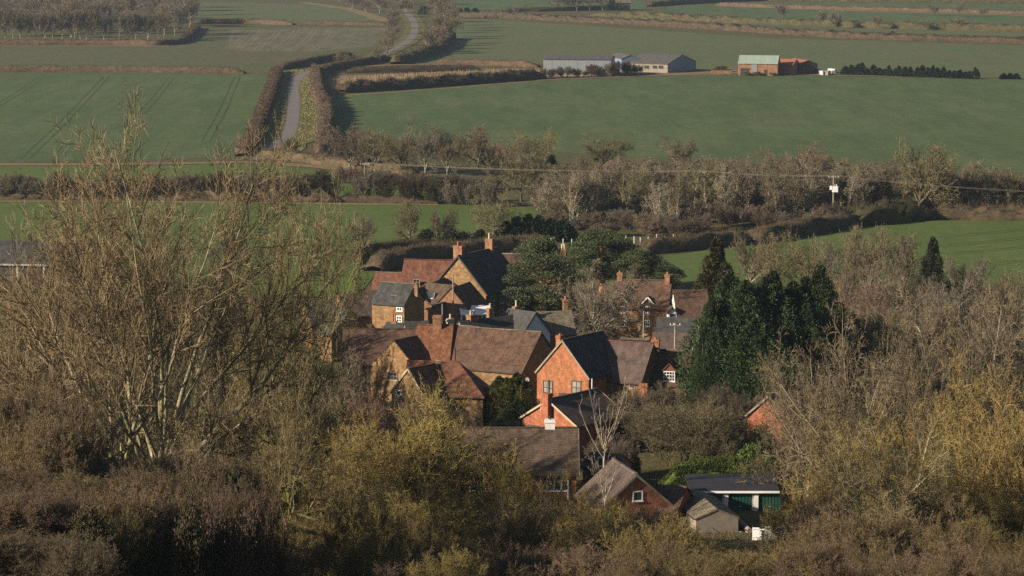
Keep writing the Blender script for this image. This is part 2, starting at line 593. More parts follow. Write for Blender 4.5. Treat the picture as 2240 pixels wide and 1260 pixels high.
# lane
lane = [(560, 352), (588, 333), (604, 315), (630, 294), (640, 262), (643, 215), (641, 195), (652, 170), (690, 153), (740, 141), (800, 130), (850, 112), (895, 88), (908, 62), (900, 40), (880, 20)]
strip('grass_verge', lane[1:9], 15, M['verge'], None, 6, 0.05)
strip('grass_verge', lane[8:], 9, M['verge'], None, 8, 0.05)
strip('lane', lane, 3.3, M['asphalt'], None, 3, 0.02)
strip('farm_track', [(1180, 176), (1300, 171), (1450, 165), (1540, 160), (1640, 160)], 4, M['soil'], None, 6, 0.1)
sheet('farmyard', [(1400, 158), (1530, 153), (1640, 155), (1830, 160), (1800, 165), (1540, 163), (1400, 168)], M['soil'])

# tramlines in the crops
for (x0, y0, x1, y1) in ((92, 168, -30, 245), (233, 168, 55, 348), (375, 170, 270, 290), (519, 168, 450, 310)):
    for off in (-0.95, 0.95):
        strip('wheel_track', [(x0, y0), ((x0 + x1) / 2 + 4, (y0 + y1) / 2), (x1, y1)], 0.5, M['track'], f_left, 20, 0.2, off)
for (x0, y0, x1, y1) in ((548, 66, 497, 107), (575, 65, 520, 108), (612, 65, 560, 108), (650, 64, 600, 110), (690, 64, 640, 110), (735, 68, 680, 112)):
    for off in (-1.0, 1.0):
        strip('wheel_track', [(x0, y0), ((x0 + x1) / 2 + 6, (y0 + y1) / 2), (x1, y1)], 0.7, M['pale_track'], f_e, 20, 0.2, off)
for (x0, y0, x1, y1) in ((2060, 520, 2400, 488), (2060, 540, 2400, 505), (2060, 558, 2400, 528), (2080, 588, 2400, 556)):
    for off in (-0.9, 0.9):
        strip('wheel_track', [(x0, y0), (x1, y1)], 0.45, M['track'], f_near, 12, 0.2, off)
sheet('garden_lawn', [(560, 610), (720, 605), (800, 618), (760, 650), (560, 655)], M['lawn'])

# ------------------------------------------------------------------ plants: growth
def nrm(a):
    return a / (np.linalg.norm(a, axis=-1, keepdims=True) + 1e-9)


def grow(rs, p, d, L, r, nseg, jit, trop, tip=0.35):
    """branches as polylines: nodes (N, nseg+1, 3), radii (N, nseg+1)"""
    N = len(p)
    nodes = np.zeros((N, nseg + 1, 3))
    dirs = np.zeros((N, nseg + 1, 3))
    nodes[:, 0] = p
    dirs[:, 0] = d
    cur = d.copy()
    for s in range(nseg):
        cur = nrm(cur + jit * rs.randn(N, 3) + np.array([0, 0, trop]))
        nodes[:, s + 1] = nodes[:, s] + cur * (L / nseg)[:, None]
        dirs[:, s + 1] = cur
    rad = r[:, None] * (1 - (1 - tip) * np.linspace(0, 1, nseg + 1))[None]
    return nodes, dirs, rad


def spawn(rs, nodes, dirs, rad, L, n, t0, t1, ang, asd, lf, fall=0.5, rf=0.6):
    N, S1 = nodes.shape[:2]
    t = t0 + (t1 - t0) * (np.arange(n)[None] + rs.rand(N, n)) / n
    f = t * (S1 - 1)
    i = np.minimum(f.astype(int), S1 - 2)
    w = (f - i)[..., None]
    ar = np.arange(N)[:, None]
    p = nodes[ar, i] * (1 - w) + nodes[ar, i + 1] * w
    d = dirs[ar, i + 1]
    r = rad[ar, i] * (1 - w[..., 0]) + rad[ar, i + 1] * w[..., 0]
    az = 2.399 * np.arange(n)[None] + rs.rand(N, 1) * 6.28 + rs.randn(N, n) * 0.4
    h = nrm(np.cross(d, np.array([0.31, 0.87, 0.37])))
    k = np.cross(d, h)
    per = h * np.cos(az)[..., None] + k * np.sin(az)[..., None]
    a = np.radians(ang + asd * rs.randn(N, n))[..., None]
    dd = nrm(np.cos(a) * d + np.sin(a) * per)
    ll = L[:, None] * lf * (1 - fall * t) * (0.65 + 0.7 * rs.rand(N, n))
    return p.reshape(-1, 3), dd.reshape(-1, 3), ll.ravel(), (r * rf).ravel()


def tubes(nodes, rad, k):
    N, S1 = nodes.shape[:2]
    d = np.zeros_like(nodes)
    d[:, :-1] = nodes[:, 1:] - nodes[:, :-1]
    d[:, -1] = d[:, -2]
    d = nrm(d)
    h = nrm(np.cross(d, np.array([0.37, 0.21, 0.93]) + 0 * d))
    g = np.cross(d, h)
    a = 2 * np.pi * np.arange(k) / k
    V = nodes[:, :, None] + rad[:, :, None, None] * (h[:, :, None] * np.cos(a)[None, None, :, None] + g[:, :, None] * np.sin(a)[None, None, :, None])
    idx = np.arange(N * S1 * k).reshape(N, S1, k)
    a0, b0 = idx[:, :-1], idx[:, 1:]
    q = np.stack([a0, np.roll(a0, -1, 2), np.roll(b0, -1, 2), b0], -1).reshape(-1, 4)
    return V.reshape(-1, 3), q


def ribbons(rs, nodes, rad):
    """thin flat twigs, two faces a joint, ending in a point"""
    N, S1 = nodes.shape[:2]
    d = nrm(nodes[:, -1] - nodes[:, 0])
    s = nrm(np.cross(d, rs.randn(N, 3)))
    A = nodes[:, :-1] + s[:, None] * rad[:, :-1, None]
    B = nodes[:, :-1] - s[:, None] * rad[:, :-1, None]
    k = S1 - 1
    V = np.concatenate([A.reshape(-1, 3), B.reshape(-1, 3), nodes[:, -1]])
    ia = np.arange(N * k).reshape(N, k)
    ib = ia + N * k
    it = np.arange(N) + 2 * N * k
    q = np.stack([ia[:, :-1], ib[:, :-1], ib[:, 1:], ia[:, 1:]], -1).reshape(-1, 4)
    t = np.stack([ia[:, -1], ib[:, -1], it], -1)
    return V, q, t


class Acc:
    def __init__(self):
        self.V, self.Q, self.T, self.n = [], [], [], 0

    def add(self, V, q=None, t=None):
        self.V.append(V)
        if q is not None and len(q):
            self.Q.append(q + self.n)
        if t is not None and len(t):
            self.T.append(t + self.n)
        self.n += len(V)

    def mesh(self, name, mat, smooth=False):
        return np_mesh(name, np.concatenate(self.V), np.concatenate(self.Q) if self.Q else None, np.concatenate(self.T) if self.T else None, mat, smooth)


def bare_tree(seed, H, stems, trunk_f, trunk_r, limbs, sub, fine, twig, limb_len=0.6, ang=(35, 42, 45, 45), trop=(0.02, 0.07, 0.04, 0.02),
              jit=(0.05, 0.12, 0.16, 0.2), tw_r=0.014, stem_spread=0.0, stem_tilt=0.0, lf=(0.5, 0.5, 0.55), limb_t=(0.45, 1.0), fsize=1.0, hp=98.5, sub0=0.2):
    """leafless tree: stems > limbs > branches > twigs > fine twigs. Returns (trunk mesh, crown mesh, height, radius)"""
    rs = np.random.RandomState(seed)
    a = rs.rand(stems) * 6.28
    rr = stem_spread * np.sqrt(rs.rand(stems))
    p = np.stack([np.cos(a) * rr, np.sin(a) * rr, np.zeros(stems) - 0.3], -1)
    tl = stem_tilt * (0.4 + 0.8 * rs.rand(stems))
    d = nrm(np.stack([np.cos(a) * tl, np.sin(a) * tl, np.ones(stems)], -1))
    L0 = H * trunk_f * (0.8 + 0.4 * rs.rand(stems)) + 0.3
    n0, d0, r0 = grow(rs, p, d, L0, np.full(stems, trunk_r) * (0.7 + 0.5 * rs.rand(stems)), 7, jit[0], trop[0], 0.45)
    tr, cr = Acc(), Acc()
    tr.add(*tubes(n0, r0, 8))
    p, d, L, r = spawn(rs, n0, d0, r0, np.full(stems, H), limbs, limb_t[0], limb_t[1], ang[0], 10, limb_len, 0.25, 0.62)
    n1, d1, r1 = grow(rs, p, d, L, r, 7, jit[1], trop[1], 0.22)
    tr.add(*tubes(n1, r1, 6))
    p, d, L, r = spawn(rs, n1, d1, r1, L, sub, sub0, 1.0, ang[1], 12, lf[0], 0.55, 0.6)
    n2, d2, r2 = grow(rs, p, d, L, np.maximum(r, tw_r * 1.6), 4, jit[2], trop[2], 0.4)
    cr.add(*tubes(n2, r2, 4))
    p, d, L, r = spawn(rs, n2, d2, r2, L, fine, 0.15, 1.0, ang[2], 14, lf[1], 0.45, 0.6)
    n3, d3, r3 = grow(rs, p, d, L, np.clip(r, tw_r, tw_r * 2.2), 3, jit[3], trop[3], 0.6)
    cr.add(*ribbons(rs, n3, r3))
    p, d, L, r = spawn(rs, n3, d3, r3, np.maximum(L, 0.35 * fsize), twig, 0.2, 1.0, ang[3], 14, lf[2], 0.4, 0.6)
    n4, d4, r4 = grow(rs, p, d, L, np.full(len(L), tw_r * 0.8), 2, 0.2, trop[3], 0.7)
    cr.add(*ribbons(rs, n4, r4))
    allp = n4[:, -1]
    h = np.percentile(allp[:, 2], hp)
    R = np.percentile(np.hypot(allp[:, 0], allp[:, 1]), 95)
    return tr.mesh('trunk', M['bark'], True), cr.mesh('crown', M['twig']), h, R


def leaf_cloud(rs, p, d, size, wid):
    """needle sprays: one pointed blade each, at p along d"""
    N = len(p)
    s = nrm(np.cross(d, rs.randn(N, 3)))
    L = size * (0.6 + 0.8 * rs.rand(N))
    V = np.concatenate([p - s * (wid * L)[:, None], p + s * (wid * L)[:, None], p + d * L[:, None]])
    i = np.arange(N)
    return V, None, np.stack([i, i + N, i + 2 * N], -1)


def conifer(seed, H, R, n, lumps, size, top=0.75, base=0.03, columns=1):
    """dense evergreen: sprays spread through upright, ragged columns of foliage"""
    rs = np.random.RandomState(seed)
    tr, cr = Acc(), Acc()
    heads = []
    for c in range(columns):
        a = 6.28 * c / columns + rs.rand()
        rr = 0 if columns == 1 else R * 0.4
        heads.append((math.cos(a) * rr, math.sin(a) * rr, H * (1 if c == 0 else 0.72 + 0.25 * rs.rand())))
    for hx, hy, hh in heads:
        n0, d0, r0 = grow(rs, np.array([[hx, hy, -0.3]]), np.array([[0, 0, 1.0]]), np.array([hh * 0.95]), np.array([0.03 * H]), 6, 0.02, 0.05, 0.15)
        tr.add(*tubes(n0, r0, 7))
        Rc = R if columns == 1 else R * 0.78
        # each lump is the ragged end of a side branch
        t = rs.rand(lumps) ** 0.85
        az = rs.rand(lumps) * 6.28
        prof = np.clip(np.minimum(1.0, (1 - t) / (1 - top)) ** 0.8, 0.06, 1) * np.clip(0.72 + t * 1.2, 0, 1)
        rad = Rc * prof * (0.5 + 0.62 * rs.rand(lumps))
        lp = np.stack([hx + np.cos(az) * rad, hy + np.sin(az) * rad, hh * (base + (0.97 - base) * t)], -1)
        k = n // (lumps * columns)
        ls = Rc * (0.16 + 0.2 * rs.rand(lumps)) * np.clip(prof * 1.3, 0.3, 1)
        q = rs.randn(lumps, k, 3)
        q = nrm(q) * (rs.rand(lumps, k, 1) ** 0.4)
        q[..., 2] *= 1.9
        pp = lp[:, None] + q * ls[:, None, None]
        out = np.stack([np.cos(az), np.sin(az), np.full(lumps, 0.75)], -1)
        dd = nrm(out[:, None] * 0.8 + q + rs.randn(lumps, k, 3) * 0.35)
        cr.add(*leaf_cloud(rs, pp.reshape(-1, 3), dd.reshape(-1, 3), size, 0.22))
    # inner foliage so that no light comes straight through
    k = n // 4
    t = rs.rand(k)
    az = rs.rand(k) * 6.28
    rad = R * 0.62 * np.sqrt(rs.rand(k)) * np.clip((1 - t) / (1 - top), 0.1, 1)
    pp = np.stack([np.cos(az) * rad, np.sin(az) * rad, H * (base + (0.9 - base) * t)], -1)
    cr.add(*leaf_cloud(rs, pp, nrm(rs.randn(k, 3)), size * 1.6, 0.35))
    return tr.mesh('trunk', M['bark'], True), cr.mesh('crown', M['needle']), H, R


def pine(seed, H, R, n, clumps, size, low=0.25):
    """broad-headed pine: bare reddish stem, limbs that end in flat cushions of needles"""
    rs = np.random.RandomState(seed)
    tr, cr = Acc(), Acc()
    n0, d0, r0 = grow(rs, np.array([[0, 0, -0.3]]), np.array([[0.03, 0, 1.0]]), np.array([H * 0.92]), np.array([0.028 * H]), 8, 0.04, 0.05, 0.25)
    tr.add(*tubes(n0, r0, 8))
    t = low + (0.98 - low) * (np.arange(clumps) + rs.rand(clumps)) / clumps
    az = np.arange(clumps) * 2.4 + rs.randn(clumps) * 0.5
    prof = np.sin(np.clip((t - low) / (1 - low), 0, 1) ** 0.7 * 2.6 + 0.35)
    rad = R * np.clip(prof, 0.15, 1) * (0.35 + 0.65 * rs.rand(clumps))
    end = np.stack([np.cos(az) * rad, np.sin(az) * rad, H * t], -1)
    st = np.stack([np.interp(t * H * 0.9, n0[0, :, 2], n0[0, :, 0]), np.interp(t * H * 0.9, n0[0, :, 2], n0[0, :, 1]), t * H * 0.86], -1)
    dl = end - st
    n1, d1, r1 = grow(rs, st, nrm(dl), np.linalg.norm(dl, axis=1), np.full(clumps, 0.007 * H), 4, 0.06, 0.0, 0.3)
    tr.add(*tubes(n1, r1, 5))
    k = n // clumps
    ls = R * (0.24 + 0.16 * rs.rand(clumps))
    q = nrm(rs.randn(clumps, k, 3)) * (rs.rand(clumps, k, 1) ** 0.45)
    pp = end[:, None] + q * np.stack([ls, ls, ls * 0.6], -1)[:, None]
    dd = nrm(q * 0.8 + np.array([0, 0, 0.7]) + rs.randn(clumps, k, 3) * 0.4)
    cr.add(*leaf_cloud(rs, pp.reshape(-1, 3), dd.reshape(-1, 3), size, 0.2))
    return tr.mesh('trunk', M['bark'], True), cr.mesh('crown', M['needle']), H, R


def bush(seed, H, R, n, lumps, size):
    """evergreen bush or ivy mass: leaves on a lumpy body, with stems inside"""
    rs = np.random.RandomState(seed)
    tr, cr = Acc(), Acc()
    k = 5
    a = rs.rand(k) * 6.28
    n0, d0, r0 = grow(rs, np.zeros((k, 3)) - np.array([0, 0, 0.3]), nrm(np.stack([np.cos(a) * 0.6, np.sin(a) * 0.6, np.ones(k)], -1)), np.full(k, H * 0.7), np.full(k, 0.05), 4, 0.15, 0.05)
    tr.add(*tubes(n0, r0, 5))
    t = rs.rand(lumps)
    az = rs.rand(lumps) * 6.28
    rad = R * np.sqrt(np.clip(1 - (t * 1.0) ** 2, 0.05, 1)) * (0.2 + 0.65 * rs.rand(lumps))
    lp = np.stack([np.cos(az) * rad, np.sin(az) * rad, H * (0.12 + 0.72 * t)], -1)
    kk = n // lumps
    ls = R * (0.2 + 0.2 * rs.rand(lumps))
    q = nrm(rs.randn(lumps, kk, 3)) * (rs.rand(lumps, kk, 1) ** 0.35)
    pp = (lp[:, None] + q * ls[:, None, None]).reshape(-1, 3)
    pp[:, 2] = np.abs(pp[:, 2])
    dd = nrm(q + np.array([0, 0, 0.3]) + rs.randn(lumps, kk, 3) * 0.5).reshape(-1, 3)
    cr.add(*leaf_cloud(rs, pp, dd, size, 0.4))
    return tr.mesh('trunk', M['bark'], True), cr.mesh('crown', M['needle']), H, R


PROTO = {}


def proto(kind):
    if kind not in PROTO:
        PROTO[kind] = BUILD[kind]()
    return PROTO[kind]


BUILD = {}
for i in range(3):
    # broad field tree, seen from 400 to 700 m
    BUILD['round%d' % i] = lambda i=i: bare_tree(11 + i, 12, 1, 0.22, 0.26, 12, 13, 10, 8, 0.54, (52, 44, 36, 38), (0.02, 0.04, 0.05, 0.06), (0.05, 0.1, 0.12, 0.15), tw_r=0.019, limb_t=(0.3, 1.0), lf=(0.46, 0.52, 0.66), fsize=0.9)
    # straight pale-stemmed trees of the belt
    BUILD['tall%d' % i] = lambda i=i: bare_tree(31 + i, 13, 4, 0.84, 0.10, 14, 7, 6, 5, 0.27, (24, 28, 28, 32), (0.03, 0.10, 0.09, 0.08), (0.03, 0.06, 0.09, 0.13), tw_r=0.02, stem_spread=1.4, stem_tilt=0.09, limb_t=(0.2, 1.0), lf=(0.5, 0.55, 0.66), fsize=0.9)
    # scrub and thorn, many stems
    BUILD['shrub%d' % i] = lambda i=i: bare_tree(51 + i, 5, 10, 0.45, 0.045, 8, 8, 7, 6, 0.46, (32, 36, 36, 40), (0.0, 0.05, 0.06, 0.05), (0.08, 0.1, 0.14, 0.18), tw_r=0.015, stem_spread=0.8, stem_tilt=0.6, limb_t=(0.2, 1.0), lf=(0.5, 0.55, 0.66), fsize=0.8)
    # far wood
    BUILD['far%d' % i] = lambda i=i: bare_tree(71 + i, 13, 1, 0.34, 0.18, 11, 9, 7, 6, 0.44, (44, 42, 38, 40), (0.02, 0.05, 0.06, 0.05), (0.05, 0.1, 0.13, 0.16), tw_r=0.036, limb_t=(0.3, 1.0), lf=(0.5, 0.55, 0.66))
    # mossy thorn of the hillside, close to
    BUILD['moss%d' % i] = lambda i=i: bare_tree(91 + i, 9, 2, 0.28, 0.16, 10, 12, 12, 10, 0.55, (55, 50, 44, 46), (0.02, 0.02, 0.03, 0.03), (0.1, 0.17, 0.19, 0.22), tw_r=0.0105, stem_spread=0.4, stem_tilt=0.4, limb_t=(0.3, 1.0), lf=(0.5, 0.5, 0.62), fsize=0.8)
    # tall airy tree close to
    BUILD['airy%d' % i] = lambda i=i: bare_tree(211 + i, 14, 2, 0.22, 0.24, 8, 13, 12, 8, 0.58, (50, 46, 42, 44), (0.0, 0.02, 0.02, 0.03), (0.07, 0.14, 0.16, 0.2), tw_r=0.012, stem_spread=0.5, stem_tilt=0.5, limb_t=(0.3, 1.0), lf=(0.44, 0.5, 0.62), fsize=0.9, sub0=0.3)
    # scrub close to
    BUILD['scrub%d' % i] = lambda i=i: bare_tree(111 + i, 6, 14, 0.45, 0.045, 9, 9, 8, 7, 0.46, (30, 36, 36, 40), (0.0, 0.05, 0.06, 0.05), (0.08, 0.12, 0.15, 0.18), tw_r=0.009, stem_spread=1.0, stem_tilt=0.55, limb_t=(0.2, 1.0), lf=(0.5, 0.55, 0.66), fsize=0.8)
    BUILD['ley%d' % i] = lambda i=i: conifer(131 + i, 16, 4.2, 60000, 170, 0.26, 0.55, 0.02, 3 if i != 1 else 2)
    BUILD['pine%d' % i] = lambda i=i: pine(151 + i, 14, 5.0, 46000, 44, 0.27, 0.16 + 0.08 * i)
    BUILD['fir%d' % i] = lambda i=i: conifer(231 + i, 16, 3.4, 40000, 190, 0.28, 0.12, 0.02, 1)
    BUILD['bush%d' % i] = lambda i=i: bush(171 + i, 3.5, 2.2, 5000, 34, 0.22)
    BUILD['bramble%d' % i] = lambda i=i: bush(181 + i, 3.5, 2.4, 12000, 60, 0.11)
    BUILD['spruce%d' % i] = lambda i=i: conifer(191 + i, 6, 1.5, 2400, 60, 0.5, 0.3, 0.02, 1)
BUILD['ash0'] = lambda: bare_tree(401, 22, 5, 0.18, 0.40, 7, 14, 12, 10, 0.6, (46, 40, 34, 36), (0.0, 0.02, 0.035, 0.06), (0.05, 0.085, 0.1, 0.13), tw_r=0.0135, stem_spread=1.0, stem_tilt=0.62, limb_t=(0.2, 1.0), lf=(0.42, 0.5, 0.62), fsize=0.9, hp=99.8, sub0=0.38)
BUILD['birch0'] = lambda: bare_tree(321, 9, 1, 0.5, 0.09, 9, 4, 3, 3, 0.5, (28, 22, 30, 35), (0.02, 0.14, 0.1, 0.05), (0.06, 0.06, 0.1, 0.15), tw_r=0.012, limb_t=(0.75, 1.0), lf=(0.35, 0.4, 0.5))


def plant(kind, loc, H, R, col, name, label, cat='tree', group=None, rz=None, bark=None, parts=('trunk', 'crown'), lean=0.0):
    tm, cm, h, r = proto(kind)
    rs = random.Random(int(loc[0] * 31 + loc[1] * 17) & 0xffff)
    o = thing(name, label, cat, loc, rs.random() * 6.28 if rz is None else rz, group)
    o.scale = (R / r, R / r, H / h)
    t = link(parts[0], tm, o)
    c = link(parts[1], cm, o)
    k = 0.85 + 0.3 * rs.random()
    c.color = (col[0] * k, col[1] * k, col[2] * k, 1)
    b = bark or (0.15, 0.125, 0.085)
    t.color = (b[0], b[1], b[2], 1)
    return o


def plant_px(kind, px, ybase, ytop, wpx, col, name, label, cat='tree', group=None, bark=None, parts=('trunk', 'crown'), Y=None, rz=None):
    """a plant whose foot stands at pixel (px, ybase) of flat ground, or at depth Y on the hill, and whose top reaches row ytop"""
    if Y is None:
        g = G(px, ybase)
        Y = g[1]
    X = P(px, ytop, Y)[0]
    z = float(terrain(X, Y))
    H = P(px, ytop, Y)[2] - z
    return plant(kind, (X, Y, z - 0.05), H, wpx * 0.5 * mpp(Y), col, name, label, cat, group, rz, bark, parts)


BROWN, GREYB, OLIVE, MOSS, RED, PALE, DARKB = (0.15, 0.12, 0.08), (0.15, 0.13, 0.10), (0.16, 0.136, 0.074), (0.205, 0.16, 0.055), (0.165, 0.12, 0.09), (0.24, 0.205, 0.145), (0.10, 0.075, 0.055)
B_PALE, B_DARK, B_GREY, B_RED = (0.36, 0.315, 0.23), (0.09, 0.08, 0.055), (0.22, 0.19, 0.14), (0.36, 0.16, 0.08)
GREEN_D, GREEN_P, GREEN_Y = (0.038, 0.058, 0.022), (0.075, 0.09, 0.044), (0.09, 0.11, 0.02)

# ------------------------------------------------------------------ buildings
class House:
    """gabled building: ridge from pixel r0 to r1 at height zr; local x along the ridge, local -y the side the viewer sees"""

    def __init__(s, name, label, r0, r1, zr, drop, hw, wall, roof, cat='house', hip=(0, 0), over=0.22, sag=0.03, ridge_mat=None, group=None, ext=(0, 0),
                 end_wall=None, hwb=None, dropb=None, thick=0.14, verge=None, base=-0.6):
        p0, p1 = G(*r0, zr), G(*r1, zr)
        d = p1 - p0
        L = np.linalg.norm(d)
        u = d / L
        p0 = p0 - u * ext[0]
        p1 = p1 + u * ext[1]
        L += ext[0] + ext[1]
        s.L, s.zr, s.drop, s.hw = L, zr, drop, hw
        s.ze = zr - drop
        s.hwb = hwb or hw
        s.dropb = dropb or drop * s.hwb / hw
        s.zb = zr - s.dropb
        s.rz = math.atan2(u[1], u[0])
        s.o = thing(name, label, cat, (p0[0], p0[1], 0), s.rz, group)
        s.org = np.array([p0[0], p0[1], 0.0])
        s.u = np.array([math.cos(s.rz), math.sin(s.rz), 0])
        s.n = np.array([math.sin(s.rz), -math.cos(s.rz), 0])       # towards local -y
        s.roofmat = roof
        s.wallmat = wall
        s.hip = hip
        f, b, ze, zb = -hw, s.hwb, s.ze, s.zb
        mb = MB()
        mb.face([(0, f, base), (L, f, base), (L, f, ze), (0, f, ze)])
        mb.face([(L, b, base), (0, b, base), (0, b, zb), (L, b, zb)])
        mb.face([(0, f, base), (0, b, base), (L, b, base), (L, f, base)])
        e = MB() if end_wall else mb
        for x, h, flip in ((0, hip[0], 0), (L, hip[1], 1)):
            pts = [(x, b, base), (x, f, base), (x, f, ze)] + ([] if h else [(x, 0, zr - 0.02)]) + [(x, b, zb)]
            e.face(pts[::-1] if flip else pts)
        s.wall = mb.build('wall', wall, s.o)
        if end_wall:
            e.build('end_wall', end_wall, s.o)
        # roof
        ov = over
        k = ov * drop / hw
        kb = ov * s.dropb / s.hwb
        x0, x1 = (-ov if hip[0] else -ov * 0.6), (L + ov if hip[1] else L + ov * 0.6)
        rx0 = hip[0] * hw if hip[0] else x0
        rx1 = L - hip[1] * hw if hip[1] else x1
        rb = MB()
        t = thick
        rs = np.random.RandomState(int(abs(r0[0]) * 7 + abs(r0[1])))
        nseg = max(4, int(L / 1.2))

        def side(yf, ze_, kk):
            A = [np.array([x0 + (x1 - x0) * i / nseg, yf, ze_ - kk + t]) for i in range(nseg + 1)]
            B = [np.array([rx0 + (rx1 - rx0) * i / nseg, 0, zr + t]) for i in range(nseg + 1)]
            for i in range(nseg + 1):
                w = math.sin(math.pi * i / nseg) * sag + rs.rand() * (sag * 0.8 + 0.012)
                B[i][2] -= w
                A[i][2] -= w * 0.4
            return A, B
        A, B = side(f - ov, ze, k)
        A2, B2 = side(b + ov, zb, kb)
        for i in range(nseg + 1):
            B2[i] = B[i]
        dn = np.array([0, 0, -t])
        for i in range(nseg):
            Mf = [(A[j] + B[j]) / 2 + np.array([0, 0, (rs.rand() - 0.6) * sag * 0.6]) for j in (i, i + 1)] if sag > 0.02 else None
            rb.face([A[i], A[i + 1], B[i + 1], B[i]])
            rb.face([A2[i + 1], A2[i], B2[i], B2[i + 1]])
            rb.face([A[i] + dn, B[i] + dn, B[i + 1] + dn, A[i + 1] + dn])
            rb.face([A2[i] + dn, A2[i + 1] + dn, B2[i + 1] + dn, B2[i] + dn])
            rb.face([A[i + 1], A[i], A[i] + dn, A[i + 1] + dn])
            rb.face([A2[i], A2[i + 1], A2[i + 1] + dn, A2[i] + dn])
        for i, h, fl in ((0, hip[0], 0), (nseg, hip[1], 1)):
            if h:
                q = [A2[i], A[i], B[i]]
                rb.face(q[::-1] if fl else q)
                q = [A[i], A2[i], A2[i] + dn, A[i] + dn]
                rb.face(q[::-1] if fl else q)
            else:
                for a, c in ((A[i], B[i]), (B[i], A2[i])):
                    q = [c, a, a + dn, c + dn]
                    rb.face(q[::-1] if fl else q)
        s.roof = rb.build('roof', roof, s.o)
        # ridge tiles, a little uneven
        if ridge_mat:
            rm = MB()
            for i in range(nseg):
                a, c = B[i] + np.array([0, 0, 0.03]), B[i + 1] + np.array([0, 0, 0.03])
                rm.bar(a, c, 0.26, 0.1)
            rm.build('ridge_tiles', ridge_mat, s.roof)
        if verge:
            for i, sx in ((0, -0.04), (nseg, 0.04)):
                if hip[0 if i == 0 else 1]:
                    continue
                for a, c in ((A[i], B[i]), (B[i], A2[i])):
                    MB().bar(a + np.array([sx, 0, -t * 0.6]), c + np.array([sx, 0, -t * 0.6]), 0.06, 0.2).build('bargeboard', verge, s.roof)
        # gutter along the seen eave
        gm = MB()
        gm.bar((x0 + 0.1, f - ov - 0.06, ze - k + 0.02), (x1 - 0.1, f - ov - 0.06, ze - k + 0.02), 0.1, 0.08)
        gm.build('gutter', M['dark'], s.roof)

    def local(s, w):
        w = np.asarray(w) - s.org
        return np.array([w @ s.u, -(w @ s.n), w[2]])

    def hit(s, face, px, py, off=0.0):
        """where the sight line through a pixel meets a face plane, in local metres"""
        d = ray(px, py)
        c = np.array([0, 0, CAMZ])
        if face == 'F':
            n, q = s.n, s.org + s.n * (s.hw + off)
        elif face == '0':
            n, q = -s.u, s.org - s.u * off
        elif face == '1':
            n, q = s.u, s.org + s.u * (s.L + off)
        elif face == 'R':                     # the upright plane through the ridge
            n, q = s.n, s.org + s.n * off
        elif face == 'S':                     # the seen roof slope
            a = math.atan2(s.drop, s.hw)
            n = s.n * math.sin(a) + np.array([0, 0, math.cos(a)])
            q = s.org + np.array([0, 0, s.zr])
        t = ((q - c) @ n) / (d @ n)
        return s.local(c + d * t)

    def frame(s, face, u, z):
        """origin and axes (right, up, out) of a spot on a face"""
        if face == 'F':
            return np.array([u, -s.hw, z]), np.array([1.0, 0, 0]), np.array([0, -1.0, 0])
        if face == '0':
            return np.array([0, u, z]), np.array([0, -1.0, 0]), np.array([-1.0, 0, 0])
        return np.array([s.L, u, z]), np.array([0, 1.0, 0]), np.array([1.0, 0, 0])

    def window(s, face, px, py, wpx, hpx, cols=2, rows=2, mat='white', pane='glass', lintel=None, bar=0.05, fr=0.08, name='window', parent=None, out=0.0):
        a = s.hit(face, px - wpx / 2, py)
        b = s.hit(face, px + wpx / 2, py)
        c = s.hit(face, px, py - hpx / 2)
        e = s.hit(face, px, py + hpx / 2)
        mid = s.hit(face, px, py)
        wd = np.linalg.norm((b - a)[:2])
        ht = c[2] - e[2]
        o, r, n = s.frame(face, mid[0] if face == 'F' else mid[1], mid[2])
        return window_at(s.o if parent is None else parent, o + n * out, r, n, wd, ht, cols, rows, mat, pane, lintel, bar, fr, name)

    def chimney(s, px, ytop, ybot, wpx, mat='oldbrick', pots=1, pot='pot', off=0.0, depth=None, cap=True, flash=None, pot_h=0.45):
        a = s.hit('R', px, ytop, off)
        b = s.hit('R', px, ybot, off)
        wd = max(0.35, wpx * mpp(np.linalg.norm(s.org[:2])))
        dp = depth or wd * 0.8
        return chimney_at(s.o, a[0], -off, a[2], min(b[2], a[2] - 0.3), wd, dp, mat, pots, pot, cap, flash, -s.rz, pot_h)


def chimney_at(par, x, y, zt, zb, wd, dp, mat, pots=1, pot='pot', cap=True, flash=None, rot=0.0, pot_h=0.45):
    mb = MB()
    zb -= 0.5
    mb.box(x - wd / 2, x + wd / 2, y - dp / 2, y + dp / 2, zb, zt - 0.3)
    if cap:
        mb.box(x - wd / 2 - 0.06, x + wd / 2 + 0.06, y - dp / 2 - 0.06, y + dp / 2 + 0.06, zt - 0.3, zt - 0.14)
        mb.box(x - wd / 2 - 0.02, x + wd / 2 + 0.02, y - dp / 2 - 0.02, y + dp / 2 + 0.02, zt - 0.14, zt)
    else:
        mb.box(x - wd / 2, x + wd / 2, y - dp / 2, y + dp / 2, zt - 0.3, zt)
    ch = mb.build('chimney', M[mat], par)
    for i in range(pots):
        cx = x + (i - (pots - 1) / 2) * wd / max(1, pots) * 0.9
        pm = MB()
        pm.tube((cx, y, zt - 0.02), (cx, y, zt + pot_h), 0.13, 0.10, 8)
        pm.tube((cx, y, zt + pot_h - 0.08), (cx, y, zt + pot_h + 0.02), 0.13, 0.13, 8)
        pm.build('chimney_pot', M[pot], ch)
    if flash:
        fm = MB()
        fm.box(x - wd / 2 - 0.03, x + wd / 2 + 0.03, y - dp / 2 - 0.04, y + dp / 2 + 0.04, zb + 0.45, zb + 0.75)
        fm.build('flashing', M[flash], ch)
    return ch


